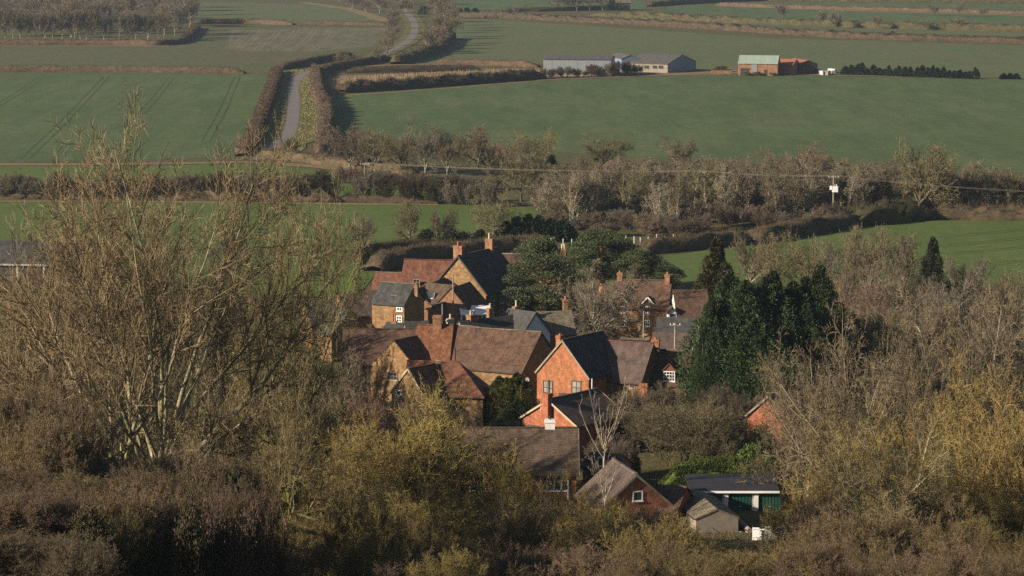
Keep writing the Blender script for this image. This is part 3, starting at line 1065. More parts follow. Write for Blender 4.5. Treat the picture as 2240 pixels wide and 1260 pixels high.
def window_at(par, o, r, n, wd, ht, cols=2, rows=2, mat='white', pane='glass', lintel=None, bar=0.05, fr=0.08, name='window'):
    up = np.array([0, 0, 1.0])

    def bx(mb, u0, u1, v0, v1, d0, d1):
        pts = [o + r * u + up * v + n * d for d in (d0, d1) for u, v in ((u0, v0), (u1, v0), (u1, v1), (u0, v1))]
        for f in ((0, 3, 2, 1), (4, 5, 6, 7), (0, 1, 5, 4), (1, 2, 6, 5), (2, 3, 7, 6), (3, 0, 4, 7)):
            mb.face([pts[i] for i in f])
    W, Hh = wd / 2, ht / 2
    mb = MB()
    bx(mb, -W, W, -Hh, -Hh + fr, 0.0, 0.06)
    bx(mb, -W, W, Hh - fr, Hh, 0.0, 0.06)
    bx(mb, -W, -W + fr, -Hh + fr, Hh - fr, 0.0, 0.06)
    bx(mb, W - fr, W, -Hh + fr, Hh - fr, 0.0, 0.06)
    for i in range(1, cols):
        x = -W + wd * i / cols
        bx(mb, x - bar / 2, x + bar / 2, -Hh + fr, Hh - fr, 0.0, 0.05)
    for j in range(1, rows):
        z = -Hh + ht * j / rows
        bx(mb, -W + fr, W - fr, z - bar / 2, z + bar / 2, 0.0, 0.045)
    wo = mb.build(name, M[mat], par)
    pw, ph = (wd - 2 * fr) / cols, (ht - 2 * fr) / rows
    pm = MB()
    for i in range(cols):
        for j in range(rows):
            u0, v0 = -W + fr + pw * i, -Hh + fr + ph * j
            q = MB()
            bx(q, u0 + 0.01, u0 + pw - 0.01, v0 + 0.01, v0 + ph - 0.01, 0.003, 0.02)
            q.build('pane', M[pane], wo)
    sm = MB()
    bx(sm, -W - 0.06, W + 0.06, -Hh - 0.07, -Hh, 0.0, 0.12)
    sm.build('sill', M[mat if mat == 'white' else 'cream'], wo)
    if lintel:
        lm = MB()
        bx(lm, -W - 0.1, W + 0.1, Hh, Hh + 0.16, 0.0, 0.03)
        lm.build('lintel', M[lintel], wo)
    return wo


def dormer(h, px, ytop, yeave, ybot, wpx, roofmat, gable, win=None, wmat='white', depth=1.9, verge=None, drop=None, over=0.12):
    """gabled dormer on the seen slope of house h, its face standing at the eave wall or part way up"""
    base = h.hit('S', px, ybot)
    sc = mpp(np.linalg.norm(h.org[:2]))
    yb = base[1]
    x = base[0]
    z0 = base[2]
    hw = wpx * sc / 2
    zt = z0 + (ybot - ytop) * sc / math.cos(PITCH)
    ze = z0 + (ybot - yeave) * sc / math.cos(PITCH)
    a = math.atan2(h.drop, h.hw)
    y_in = -(h.zr - zt) / math.tan(a)                      # where the dormer ridge meets the roof
    y_in = min(max(y_in, yb + 0.6), 0)
    y_e = min(max(-(h.zr - ze) / math.tan(a), yb + 0.3), 0)
    mb = MB()
    mb.face([(x - hw, yb, z0 - 0.3), (x + hw, yb, z0 - 0.3), (x + hw, yb, ze), (x, yb, zt), (x - hw, yb, ze)])
    mb.face([(x - hw, y_e, z0), (x - hw, yb, z0 - 0.3), (x - hw, yb, ze), (x - hw, y_e, ze)])
    mb.face([(x + hw, yb, z0 - 0.3), (x + hw, y_e, z0), (x + hw, y_e, ze), (x + hw, yb, ze)])
    do = mb.build('dormer', gable, h.o)
    rb = MB()
    k = over * (zt - ze) / hw
    yo = yb - over
    rb.slab([(x - hw - over, yo, ze - k + 0.05), (x, yo, zt + 0.05), (x, y_in, zt + 0.05), (x - hw - over, y_e, ze - k + 0.05)][::-1], 0.08)
    rb.slab([(x, yo, zt + 0.05), (x + hw + over, yo, ze - k + 0.05), (x + hw + over, y_e, ze - k + 0.05), (x, y_in, zt + 0.05)][::-1], 0.08)
    rb.build('dormer_roof', roofmat, do)
    if verge:
        MB().bar((x - hw - over, yo - 0.02, ze - k), (x, yo - 0.02, zt), 0.06, 0.17).build('bargeboard', verge, do)
        MB().bar((x, yo - 0.02, zt), (x + hw + over, yo - 0.02, ze - k), 0.06, 0.17).build('bargeboard', verge, do)
    if win:
        wpx2, hpx2, cy, cols, rows = win
        zc = z0 + (ybot - cy) * sc / math.cos(PITCH)
        window_at(h.o, np.array([x, yb - 0.01, zc]), np.array([1.0, 0, 0]), np.array([0, -1.0, 0]), wpx2 * sc, hpx2 * sc, cols, rows, wmat, name='dormer_window', fr=0.07, bar=0.045)
    return do


# --- orange brick house in the middle
A = House('brick_house', 'tall orange brick gabled house with two arched windows in the middle of the village', (1231, 746), (1300, 731), 8.8, 3.7, 3.45, M['brick'], M['slate'], ridge_mat=M['dark'], verge=M['wood'], over=0.18, sag=0.0, ext=(0, 1.5))
for px in (1199, 1261):
    A.window('0', px, 848, 21, 30, 2, 2, 'darkwood', 'half_curtain', 'oldbrick', 0.07, 0.09)
A.chimney(1225, 733, 750, 15, 'brick', 1, 'pot', off=-1.2, pot_h=0.15)
dm = MB()
hp = A.hit('0', 1161, 831)
for k in range(10):
    a0, a1 = 2 * math.pi * k / 10, 2 * math.pi * (k + 1) / 10
    c0 = np.array([hp[0] - 0.35, hp[1] + 0.25, hp[2]])
    e1, e2 = np.array([0, 1.0, 0]), np.array([0.2, 0, 1.0])
    dm.slab([c0 + np.array([0.12, 0, 0]), c0 + (e1 * math.cos(a1) + e2 * math.sin(a1)) * 0.3, c0 + (e1 * math.cos(a0) + e2 * math.sin(a0)) * 0.3], 0.02)
dm.bar(c0, c0 + np.array([0.36, 0, -0.1]), 0.05)
dm.build('satellite_dish', M['lead'], A.o)
pm = MB()
q = A.hit('0', 1296, 830)
pm.tube((q[0] - 0.08, q[1], 0), (q[0] - 0.08, q[1], q[2] + 0.1), 0.06, 0.06, 6)
pm.build('drainpipe', M['white'], A.o)

# --- long barn-like house behind the stone gable
B1 = House('long_tiled_house', 'long house with sagging brown tiled roof, mossy ridge and dark end gable, village centre', (990, 711), (1183, 727), 8.0, 3.9, 4.6, M['ironstone'], M['tile_brown'], sag=0.12, ridge_mat=M['stone_slate'])
B1m = House('orange_tiled_house', 'patched orange tiled roof with the big brick chimney, joined to the long brown roof', (915, 710), (990, 711), 8.1, 3.9, 4.5, M['ironstone'], M['tile_orange'], sag=0.12, ridge_mat=M['tile_orange'])
B1m.chimney(957, 690, 728, 19, 'oldbrick', 0, off=0.15, flash='lead', depth=0.9)
B1.chimney(985, 697, 712, 14, 'cream', 1, 'pot_pale', off=-0.5, pot_h=0.5)
B1w = House('purple_brown_cottage', 'purplish brown tiled cottage range with a stone cross gable, glimpsed through twigs', (752, 720), (918, 719), 7.4, 3.4, 4.2, M['ironstone'], M['tile_brown'], sag=0.1, ridge_mat=M['tile_brown'])
B1w.window('F', 772, 815, 24, 20, 3, 2, 'wood')
B1w.window('F', 905, 812, 20, 18, 2, 2, 'wood')
Bg = House('stone_cross_gable', 'yellow stone cross gable with shaded slope beside the orange tiled roof', (865, 745), (897, 738), 7.0, 3.1, 3.3, M['ironstone'], M['tile_brown'], sag=0.05, over=0.1, ext=(0.3, 2.5))
Bg.window('0', 858, 822, 22, 18, 3, 2, 'wood')

# --- stone gable in front with hipped cross range
D1 = House('stone_gabled_wing', 'small yellow ironstone gable with a tiny white window, red tiled roof', (893, 808), (950, 798), 7.6, 2.7, 2.5, M['ironstone'], M['tile_red'], ridge_mat=M['tile_red'], verge=M['cream'], sag=0.03, over=0.12)
D1.window('0', 873, 859, 11, 12, 1, 1, 'white', fr=0.09)
D2 = House('hipped_red_house', 'low red tiled house with hipped shaded end behind the small stone gable', (893, 791), (1003, 793), 7.8, 3.0, 2.9, M['ironstone'], M['tile_red'], hip=(0, 1.0), ridge_mat=M['tile_orange'], sag=0.06, ext=(0, 2.9))
D2.chimney(958, 788, 796, 12, 'cream', 1, 'pot', off=-0.2, pot_h=0.1)

# --- long low house to the right of the brick house
Cc = House('brown_tiled_house', 'long house with plain grey brown tiled roof joined to the orange brick house', (1291, 744), (1428, 753), 8.0, 3.65, 3.75, M['ironstone'], M['plain_tile'], sag=0.02, ridge_mat=M['tile_red'], ext=(1.5, 0))
Cc.window('F', 1383, 843, 12, 12, 2, 2, 'wood')
C2 = House('dormer_cottage', 'brown tiled cottage with gabled white dormer window beside the tall dark conifers', (1426, 765), (1512, 768), 7.0, 3.2, 3.6, M['ironstone'], M['tile_brown'], sag=0.06, ridge_mat=M['stone_slate'])
C2.chimney(1434, 742, 768, 17, 'brick', 1, 'pot', off=0.35, flash='white', pot_h=0.2)
dormer(C2, 1464, 797, 812, 836, 28, M['tile_red'], M['tile_red'], (25, 22, 823, 4, 3), depth=2)
bm = MB()
q = Cc.hit('F', 1409, 838)
bm.box(q[0] - 0.5, q[0] + 0.5, -Cc.hw - 0.4, -Cc.hw + 0.02, 0, q[2])
pc = bm.build('brick_pier', M['brick'], Cc.o)

# --- brick bungalow in front of the brick house
A2 = House('brick_bungalow', 'red brick bungalow gable with a chimney, in front of the tall brick house', (1201, 876), (1305, 853), 5.6, 2.2, 3.6, M['redbrick'], M['plain_tile'], verge=M['cream'], sag=0.01, over=0.3, ridge_mat=M['plain_tile'])
q = A2.hit('0', 1199, 859)
chimney_at(A2.o, -0.25, q[1], q[2], 0.0, 0.75, 0.95, 'redbrick', 0)
q2 = A2.hit('0', 1186, 893)
bm = MB()
bm.box(q2[0] - 0.12, q2[0], q2[1] - 0.13, q2[1] + 0.13, q2[2] - 0.3, q2[2] + 0.3)
bm.build('alarm_box', M['white'], A2.o)
lean = MB()
qa, qb = A2.hit('0', 1155, 928), A2.hit('0', 1262, 928)
lean.slab([(0, qa[1], qa[2]), (-1.9, qa[1], qa[2] - 0.75), (-1.9, qb[1], qa[2] - 0.75), (0, qb[1], qa[2])], 0.1)
lean.build('lean_to_roof', M['plain_tile'], A2.o)
lean = MB()
lean.box(-1.8, -0.01, min(qa[1], qb[1]) + 0.1, max(qa[1], qb[1]) - 0.1, -0.5, qa[2] - 0.8)
lean.build('lean_to_wall', M['redbrick'], A2.o)
A2x = House('low_brick_shed', 'low tiled outbuilding running back beside the red brick bungalow', (1225, 862), (1330, 866), 5.0, 2.0, 2.6, M['redbrick'], M['plain_tile'], sag=0.01)

# --- house in front, half hidden by mossy thorns
J = House('white_windowed_house', 'brick house with mossy grey brown tiled roof and white windows behind thorn trees', (1000, 938), (1259, 938), 6.5, 3.35, 3.75, M['redbrick'], M['tile_grey'], sag=0.02, ridge_mat=M['tile_grey'], over=0.4, verge=M['wood'])
J.chimney(1203, 917, 938, 22, 'white_render', 1, 'dark', off=-0.2, pot_h=0.3)
for px, wp, cols in ((1045, 36, 2), (1111, 32, 2), (1212, 62, 4)):
    J.window('F', px, 1058, wp, 32, cols, 1, 'white', bar=0.06)
J.window('F', 1180, 1125, 34, 30, 2, 1, 'white', bar=0.06)
J.window('F', 1085, 1125, 34, 30, 2, 1, 'white', bar=0.06)
pm = MB()
q = J.hit('F', 1243, 1050)
pm.tube((q[0], -J.hw - 0.1, 0), (q[0], -J.hw - 0.1, J.ze), 0.06, 0.06, 6)
pm.build('drainpipe', M['white'], J.o)

# --- lower right: gabled brick house, garages, sheds
K = House('shaded_brick_house', 'red brick gable with one square white window, lit roof slope, below the pollard', (1392, 1040), (1364, 1022), 6.0, 3.0, 3.4, M['redbrick'], M['plain_tile'], verge=M['wood'], sag=0.01, ext=(0, 3), ridge_mat=M['stone_slate'])
K.window('0', 1395, 1085, 22, 22, 1, 1, 'white', fr=0.09)
K2 = House('side_range', 'low tiled brick range joined on beside the red brick gable with square window', (1400, 1058), (1500, 1066), 4.4, 1.7, 2.6, M['redbrick'], M['tile_brown'], sag=0.02)
Sm = House('small_outbuilding', 'small brick outbuilding with a white framed window behind the pollard', (1296, 988), (1362, 996), 3.6, 1.1, 1.8, M['oldbrick'], M['tile_grey'], cat='outbuilding', sag=0.03)
Sm.window('F', 1314, 1010, 12, 20, 1, 1, 'white', fr=0.1)
dm = MB()
q = Sm.hit('F', 1333, 1020)
dm.box(q[0] - 0.4, q[0] + 0.4, -Sm.hw - 0.05, -Sm.hw + 0.01, 0, 2.0)
dm.build('door', M['white'], Sm.o)

g0, g1 = G(1515, 1072, 2.6), G(1700, 1072, 2.6)
Lg = np.linalg.norm(g1 - g0)
gar = thing('garage_block', 'flat black felt roofed garage block with shade-darkened green doors and white piers', 'garage', (g0[0], g0[1], 0), math.atan2(g1[1] - g0[1], g1[0] - g0[0]))
MB().box(0.1, Lg - 0.1, 0.35, 6.1, -0.5, 2.38).build('wall', M['white_render'], gar)
MB().slab([(-0.3, -0.2, 2.62), (Lg + 0.2, -0.2, 2.62), (Lg + 0.2, 6.4, 2.75), (-0.3, 6.4, 2.75)], 0.16).build('roof', M['felt'], gar)
MB().box(-0.3, Lg + 0.2, -0.26, -0.205, 2.36, 2.56).build('fascia', M['white'], gar)
for k in range(3):
    x0 = 0.25 + k * 2.75
    dr = MB()
    dr.box(x0 + 0.3, x0 + 2.45, 0.25, 0.34, 0, 2.2)
    for j in range(7):
        dr.box(x0 + 0.36 + j * 0.3, x0 + 0.56 + j * 0.3, 0.22, 0.25, 0.05, 2.15)
    do = dr.build('garage_door', M['shaded_green_paint'], gar)
    MB().box(x0 + 1.25, x0 + 1.5, 0.19, 0.22, 1.0, 1.06).build('handle', M['metal'], do)
    MB().box(x0 - 0.12, x0 + 0.28, 0.05, 0.345, 0, 2.36).build('pier', M['white_render'], gar)

Ls = House('lean_to_shed', 'pale sheet roofed shed running down in front of the garage block', (1517, 1072), (1569, 1116), 3.3, 0.75, 1.9, M['wood'], M['stone_slate'], cat='shed', sag=0.0, over=0.1)
MB().slab([(0.1, -2.0, 2.6), (0.9, -2.0, 2.6), (0.9, -0.3, 3.35), (0.1, -0.3, 3.35)], 0.04).build('roof_light', M['slate'], Ls.o)
Gs = House('garden_shed', 'little garden shed with a green felt roof, by the white tarpaulin', (1560, 1136), (1576, 1128), 2.3, 0.75, 1.0, M['darkwood'], M['tin_green'], cat='shed', sag=0, over=0.1)
# tarpaulin
p = [G(1553, 1168, 1.2), G(1585, 1149, 1.9), G(1626, 1165, 1.2), G(1600, 1172, 0.9)]
tp = MB()
cg = np.mean(p, 0)
cg[2] = 0
for a, b in ((0, 1), (1, 2), (2, 3), (3, 0)):
    m = (p[0] + p[1] + p[2] + p[3]) / 4
    tp.face([p[a] - cg, p[b] - cg, m - cg])
    tp.face([p[b] - cg, p[a] - cg, (p[a] - cg) * [1.02, 1.02, 0], (p[b] - cg) * [1.02, 1.02, 0]])
o = tp.build('tarpaulin', M['white'])
o.location = cg
tag(o, 'pinkish white tarpaulin spread over a heap near the garden shed', 'tarpaulin')
wl = House('wooden_fence', 'long low weathered wooden fence running down from the garages', (1580, 1106), (1640, 1158), 1.6, 0.12, 0.2, M['wood'], M['wood'], cat='fence', sag=0, over=0.03)

# --- brick gable at the foot of the conifers
R1 = House('half_hidden_brick_house', 'orange brick gable half hidden below the tall dark conifers', (1681, 868), (1700, 858), 6.0, 2.0, 2.2, M['redbrick'], M['tile_brown'], verge=M['wood'], sag=0.02, ext=(0, 3))
wb = House('white_wall_shed', 'small white walled shed beside the half hidden brick gable', (1626, 898), (1640, 894), 3.6, 0.5, 1.2, M['white_render'], M['slate'], cat='shed', sag=0)

# --- manor behind
Mn = House('manor_house', 'tall ironstone manor house gable with deep shaded roof and two tall chimneys', (1003, 561), (1073, 546), 9.6, 4.6, 4.2, M['ironstone'], M['slate'], verge=M['dark'], sag=0.0, over=0.3, ext=(0, 1.5), ridge_mat=M['slate'])
Mn.chimney(1004, 537, 562, 13, 'oldbrick', 3, 'pot', off=-0.35, pot_h=0.5, depth=1.3)
Mn.chimney(1071, 522, 546, 9, 'oldbrick', 2, 'pot_pale', off=0.0, pot_h=0.75, depth=1.1)
for i, t in enumerate((0.12, 0.38, 0.66)):
    for z in (4.1, 1.4):
        window_at(Mn.o, np.array([Mn.L * t + 0.4, -Mn.hw, z]), np.array([1.0, 0, 0]), np.array([0, -1.0, 0]), 1.0, 1.9, 2, 3, 'white', name='sash_window')
M2 = House('manor_side_range', 'ironstone side range with even red brown tiled roof joined to the manor gable', (886, 569), (990, 571), 8.2, 3.2, 3.2, M['ironstone'], M['tile_red'], sag=0.03, ridge_mat=M['tile_red'])
M2.window('F', 911, 618, 15, 15, 2, 2, 'wood')
M3 = House('tiled_outbuilding', 'low brown tiled outbuilding at the left end of the manor range', (823, 596), (880, 598), 6.0, 2.6, 2.9, M['ironstone'], M['tile_red'], sag=0.05, ridge_mat=M['stone_slate'], cat='outbuilding')
M4 = House('manor_rear_range', 'brown tiled range behind the manor with a yellow stone chimney, beside the pine', (1076, 557), (1238, 556), 8.2, 3.0, 3.4, M['ironstone'], M['tile_brown'], sag=0.03, ridge_mat=M['cream'])
M4.chimney(1232, 545, 566, 12, 'ironstone', 2, 'pot_pale', off=0.2, pot_h=0.7)
for zz in (4.2, 1.6):
    window_at(M4.o, np.array([M4.L - 2.5, -M4.hw, zz]), np.array([1.0, 0, 0]), np.array([0, -1.0, 0]), 1.3, 1.4, 2, 2, 'white')
M5 = House('mossy_roofed_range', 'low mossy tiled range in front of the manor gable', (938, 619), (995, 624), 7.1, 2.1, 2.5, M['ironstone'], M['tile_grey'], sag=0.06, over=0.2)
M6 = House('brown_gable_wing', 'low brown gable wing between the manor and the white conservatory', (986, 631), (1014, 622), 7.0, 2.4, 2.3, M['oldbrick'], M['tile_brown'], sag=0.03, cat='outbuilding', ext=(0, 2))
# conservatory
c0 = P(1010, 690, 344.0)
c0[2] = 1.75
cs = thing('conservatory', 'white framed conservatory with a pale glazed roof below the manor', 'conservatory', c0, 0.1)
MB().box(-0.3, 3.9, -0.35, 2.9, -2.2, -0.005).build('terrace_wall', M['oldbrick'], cs)
cl, cdp = 3.6, 2.6
fm = MB()
for i in range(8):
    fm.box(cl * i / 7 - 0.04, cl * i / 7 + 0.04, -0.04, 0.04, 0, 2.1)
for i in range(1, 5):
    for xx in (0, cl):
        fm.box(xx - 0.04, xx + 0.04, cdp * i / 4 - 0.04, cdp * i / 4 + 0.04, 0, 2.1 + 0.75 * i / 4)
fm.box(-0.05, cl + 0.05, -0.06, 0.06, 2.1, 2.2)
fm.box(-0.05, cl + 0.05, -0.06, 0.06, 0.55, 0.63)
fm.build('frame', M['white'], cs)
gl = MB()
for i in range(7):
    q = MB()
    q.box(cl * i / 7 + 0.04, cl * (i + 1) / 7 - 0.04, -0.015, 0.015, 0.63, 2.1)
    q.build('pane', M['glass'], cs)
MB().box(0, cl, -0.05, 0.05, 0, 0.55).build('low_wall', M['white_render'], cs)
MB().slab([(-0.15, -0.25, 2.2), (cl + 0.15, -0.25, 2.2), (cl + 0.15, cdp, 3.0), (-0.15, cdp, 3.0)], 0.06).build('roof', M['white_render'], cs)

# --- slate house and its wing
N1 = House('slate_roofed_house', 'stone house with grey slate roof and two bright white windows, left of the manor', (836, 618), (906, 623), 8.2, 2.2, 2.6, M['ironstone'], M['slate'], sag=0.03, ridge_mat=M['stone_slate'], ext=(0, 0))
N1.window('F', 874, 673, 13, 15, 2, 2, 'white', fr=0.12, bar=0.07)
N1.window('F', 873, 698, 13, 15, 2, 2, 'white', fr=0.12, bar=0.07)
MB().box(2.2, 3.1, -1.75, -1.7, 6.95, 7.0).build('roof_light', M['lead'], N1.o)
N1.chimney(911, 624, 640, 8, 'oldbrick', 1, 'pot', off=0.6, pot_h=0.3)
N2 = House('shaded_dormer_wing', 'dark shaded wing with a white dormer window behind the slate roofed house', (912, 634), (965, 612), 6.6, 3.0, 3.0, M['oldbrick'], M['slate'], sag=0.02, ext=(0, 1.5))
dormer(N2, 949, 640, 648, 666, 13, M['slate'], M['white'], (9, 11, 659, 2, 2), verge=M['white'])
dormer(N2, 978, 655, 660, 672, 9, M['slate'], M['darkwood'], (7, 8, 666, 2, 2))
N3 = House('brick_garden_building', 'low brick building with round chimney pots below the white windows', (848, 706), (884, 708), 4.6, 0.6, 1.2, M['brick'], M['slate'], sag=0, cat='outbuilding')
N3.chimney(862, 703, 709, 12, 'oldbrick', 2, 'pot', pot_h=0.9)

# --- dark roofs behind the long house
F1 = House('blue_slate_cottage', 'small blue slate roof tucked behind the long tiled house', (886, 705), (935, 703), 6.4, 2.2, 2.6, M['ironstone'], M['slate'], sag=0.02)
F2 = House('white_gabled_house', 'house with a shaded blue white gable and dark slate roof, centre of the village', (1172, 684), (1127, 678), 7.0, 2.6, 2.6, M['render'], M['slate'], sag=0.01, over=0.15, verge=M['dark'], ext=(0, 1))
F2b = House('dark_slate_range', 'long dark slate roof with brick chimneys behind the long tiled house', (1005, 704), (1125, 690), 6.4, 2.4, 2.8, M['render'], M['slate'], sag=0.02)
F2b.chimney(1033, 688, 712, 20, 'oldbrick', 2, 'pot_pale', off=-0.2, pot_h=0.5)
F2b.chimney(1072, 674, 694, 13, 'oldbrick', 1, 'pot_pale', off=-1.6, pot_h=0.55)
F2b.chimney(1129, 670, 692, 13, 'ironstone', 1, 'pot_pale', off=-1.8, pot_h=0.7)
F3 = House('stone_slate_cottage', 'pale stone slate roof behind the shaded white gable', (1176, 682), (1248, 680), 6.2, 2.4, 3.0, M['ironstone'], M['stone_slate'], sag=0.05)
F3.chimney(1237, 655, 682, 11, 'oldbrick', 1, 'pot', off=-0.6, pot_h=0.4)

# --- cottage with two gabled dormers
Hc = House('two_gable_cottage', 'yellow stone cottage with two white edged gablets and brick end chimneys', (1352, 612), (1468, 615), 7.6, 3.1, 3.3, M['ironstone'], M['tile_brown'], sag=0.04, ridge_mat=M['stone_slate'])
for px in (1362, 1417):
    dormer(Hc, px, 650, 663, 664, 24, M['tile_brown'], M['ironstone'], None, verge=M['white'])
    Hc.window('F', px, 677, 10, 15, 2, 2, 'white')
    Hc.window('F', px, 707, 10, 14, 2, 2, 'white')
Hc.chimney(1356, 596, 614, 11, 'oldbrick', 1, 'pot', off=0, pot_h=0.2)
Hc.chimney(1460, 600, 616, 11, 'oldbrick', 1, 'pot', off=0.3, pot_h=0.3)
Hc.chimney(1470, 600, 616, 7, 'oldbrick', 0, off=-0.4)
H2 = House('half_timbered_cottage', 'brown roofed cottage with small white half timbered gable, by the conifers', (1474, 637), (1545, 636), 6.8, 3.2, 3.5, M['white_render'], M['tile_brown'], sag=0.04, ridge_mat=M['stone_slate'])
dormer(H2, 1470, 672, 684, 692, 20, M['tile_brown'], M['white'], (11, 7, 690, 3, 1), 'dark', verge=M['darkwood'])
H3 = House('white_fronted_range', 'low white walled range with dark slate roof in front of the half timbered gable', (1440, 695), (1520, 697), 4.8, 1.5, 2.2, M['white_render'], M['slate'], sag=0.02)
H4 = House('dark_tiled_shed', 'dark tiled low roof behind the brick chimney, left of the conifers', (1430, 728), (1510, 730), 5.0, 1.9, 2.4, M['oldbrick'], M['plain_tile'], cat='outbuilding', sag=0.03)

# --- roofs half hidden behind the great ash
L1 = House('grey_roofed_cottage', 'grey slate cottage with brick gable ends glimpsed through the second bare tree', (668, 655), (728, 652), 6.6, 3.0, 3.0, M['ironstone'], M['slate'], sag=0.04)
L2 = House('gable_ended_cottage', 'stone cottage with orange end wall behind the twigs, left of the slate house', (735, 672), (762, 678), 6.2, 2.8, 2.8, M['ironstone'], M['slate'], sag=0.03, ext=(0, 0.5))
L3 = House('purple_tiled_cottage', 'purplish tiled roof behind twigs between the manor outbuilding and the slate house', (740, 640), (836, 636), 6.0, 2.6, 3.0, M['oldbrick'], M['plain_tile'], sag=0.04)
L5 = House('dutch_roofed_barn', 'open fronted farm barn with grey sheet roof and white gutter at the left edge', (-120, 526), (138, 530), 6.0, 2.3, 7.5, M['darkwood'], M['slate'], cat='barn', sag=0, over=0.4)
MB().box(0, L5.L, -8.0, -7.91, 3.5, 3.68).build('fascia', M['white'], L5.o)
for k in range(4):
    xx = L5.L * (0.3 + 0.22 * k)
    MB().box(xx - 0.1, xx + 0.1, -7.7, -7.55, 0, 3.6).build('post', M['white'], L5.o)

# --- the farm in the fields
FB = House('grey_farm_barn', 'long grey sheeted farm barn with dark sheet roof beyond the green field', (1207, 121), (1341, 122), 6.4, 0.95, 6.2, M['tin_grey'], M['asbestos'], cat='barn', sag=0, over=0.2, end_wall=M['tin_blue'], ext=(2.0, 0))
MB().box(-0.05, FB.L + 0.05, -6.3, -6.203, -0.2, 2.0).build('plinth', M['concrete'], FB.o)
for i in range(1, 8):
    MB().box(FB.L * i / 8 - 0.06, FB.L * i / 8 + 0.06, -6.24, -6.204, 2.0, 5.3).build('sheet_joint', M['tin_blue'], FB.o)
FB1 = House('blue_gabled_barn', 'farm barn with a blue grey gable end between the two larger barns', (1379, 121), (1350, 116), 5.5, 1.2, 3.1, M['tin_blue'], M['asbestos'], cat='barn', sag=0, over=0.15)
FB2 = House('dark_gabled_barn', 'wide farm barn with dark gable end and pale block side wall', (1404, 117), (1492, 120), 5.7, 2.7, 9.6, M['concrete'], M['asbestos'], cat='barn', sag=0, over=0.15, end_wall=M['tin_blue'])
for px in (1415, 1433, 1446):
    FB2.window('F', px, 147, 11, 8, 2, 1, 'wood', 'glass')
OB = House('old_brick_barn', 'old orange brick barn with pale green sheet roof standing by the field edge', (1618, 121), (1704, 122), 6.4, 2.5, 3.6, M['oldbrick'], M['tin_green'], cat='barn', sag=0.03, over=0.15)
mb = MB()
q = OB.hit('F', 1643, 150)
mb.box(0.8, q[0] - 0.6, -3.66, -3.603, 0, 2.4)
mb.build('bay_shade_panel', M['dark'], OB.o)  # dark panel on the unbroken wall, painting the shade inside the open bay
q = OB.hit('F', 1650, 147)
MB().box(q[0] - 0.9, q[0] + 0.9, -3.7, -3.604, 1.2, 3.9).build('sheet_patch', M['tin_grey'], OB.o)
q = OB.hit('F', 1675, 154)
MB().box(q[0] - 0.5, q[0] + 0.5, -3.65, -3.603, 0, 2.0).build('doorway_shade_panel', M['dark'], OB.o)  # dark slab painted in for the shade within the door opening
OW = House('rusty_roofed_wing', 'brick wing with rusty red sheet roof joined to the old barn', (1703, 129), (1742, 130), 5.0, 1.6, 3.2, M['oldbrick'], M['tin_rust'], cat='barn', sag=0.02)
OS = House('open_cart_shed', 'open cart shed with patched sheet roof beside the white rubbish heap', (1737, 128), (1768, 132), 4.6, 1.2, 3.4, M['darkwood'], M['tin_rust'], cat='shed', sag=0.04)
rw = House('ruined_wall', 'tumbledown stone wall covered with brambles between the barns', (1556, 150), (1600, 150), 1.9, 0.15, 0.35, M['ironstone'], M['stone_slate'], cat='wall', sag=0.2)
rsn = np.random.RandomState(5)
for i in range(11):
    x, y = 1790 + i * 3.6, 153 + rsn.rand() * 8
    g = G(x, y + 4)
    sk = MB()
    a, b, c = 0.4 + rsn.rand() * 0.6, 0.35 + rsn.rand() * 0.4, 0.4 + rsn.rand() * 0.9
    t = rsn.rand(8, 3) * 0.25
    pts = [np.array([sx * a, sy * b, sz * c]) * (1 + t[i2]) for i2, (sx, sy, sz) in enumerate(((-1, -1, 0), (1, -1, 0), (1, 1, 0), (-1, 1, 0), (-1, -1, 1), (1, -1, 1), (1, 1, 1), (-1, 1, 1)))]
    for f in ((0, 3, 2, 1), (4, 5, 6, 7), (0, 1, 5, 4), (1, 2, 6, 5), (2, 3, 7, 6), (3, 0, 4, 7)):
        sk.face([pts[k] for k in f])
    o = sk.build('rubbish_sack', M[('white', 'wood', 'render', 'metal')[i % 4]])
    o.location = g
    o.rotation_euler = (0, 0, rsn.rand() * 6)
    tag(o, 'bulging sack in the rubbish heap beside the open cart shed', 'sack', 'white rubbish heap at the farm')
fs = House('small_field_barn', 'small open fronted barn with pale roof in the far fields at the top edge', (1346, -1), (1378, -1), 5.6, 1.6, 4.2, M['darkwood'], M['stone_slate'], cat='barn', sag=0.02)

# ------------------------------------------------------------------ hedges
def vnoise(x, y, seed=0):
    return (np.sin(x * 1.3 + seed) * np.cos(y * 1.7 + seed * 2.1) + 0.6 * np.sin(x * 2.9 + y * 2.3 + seed * 1.3) + 0.4 * np.sin(x * 5.7 - y * 4.9 + seed)) / 2.0


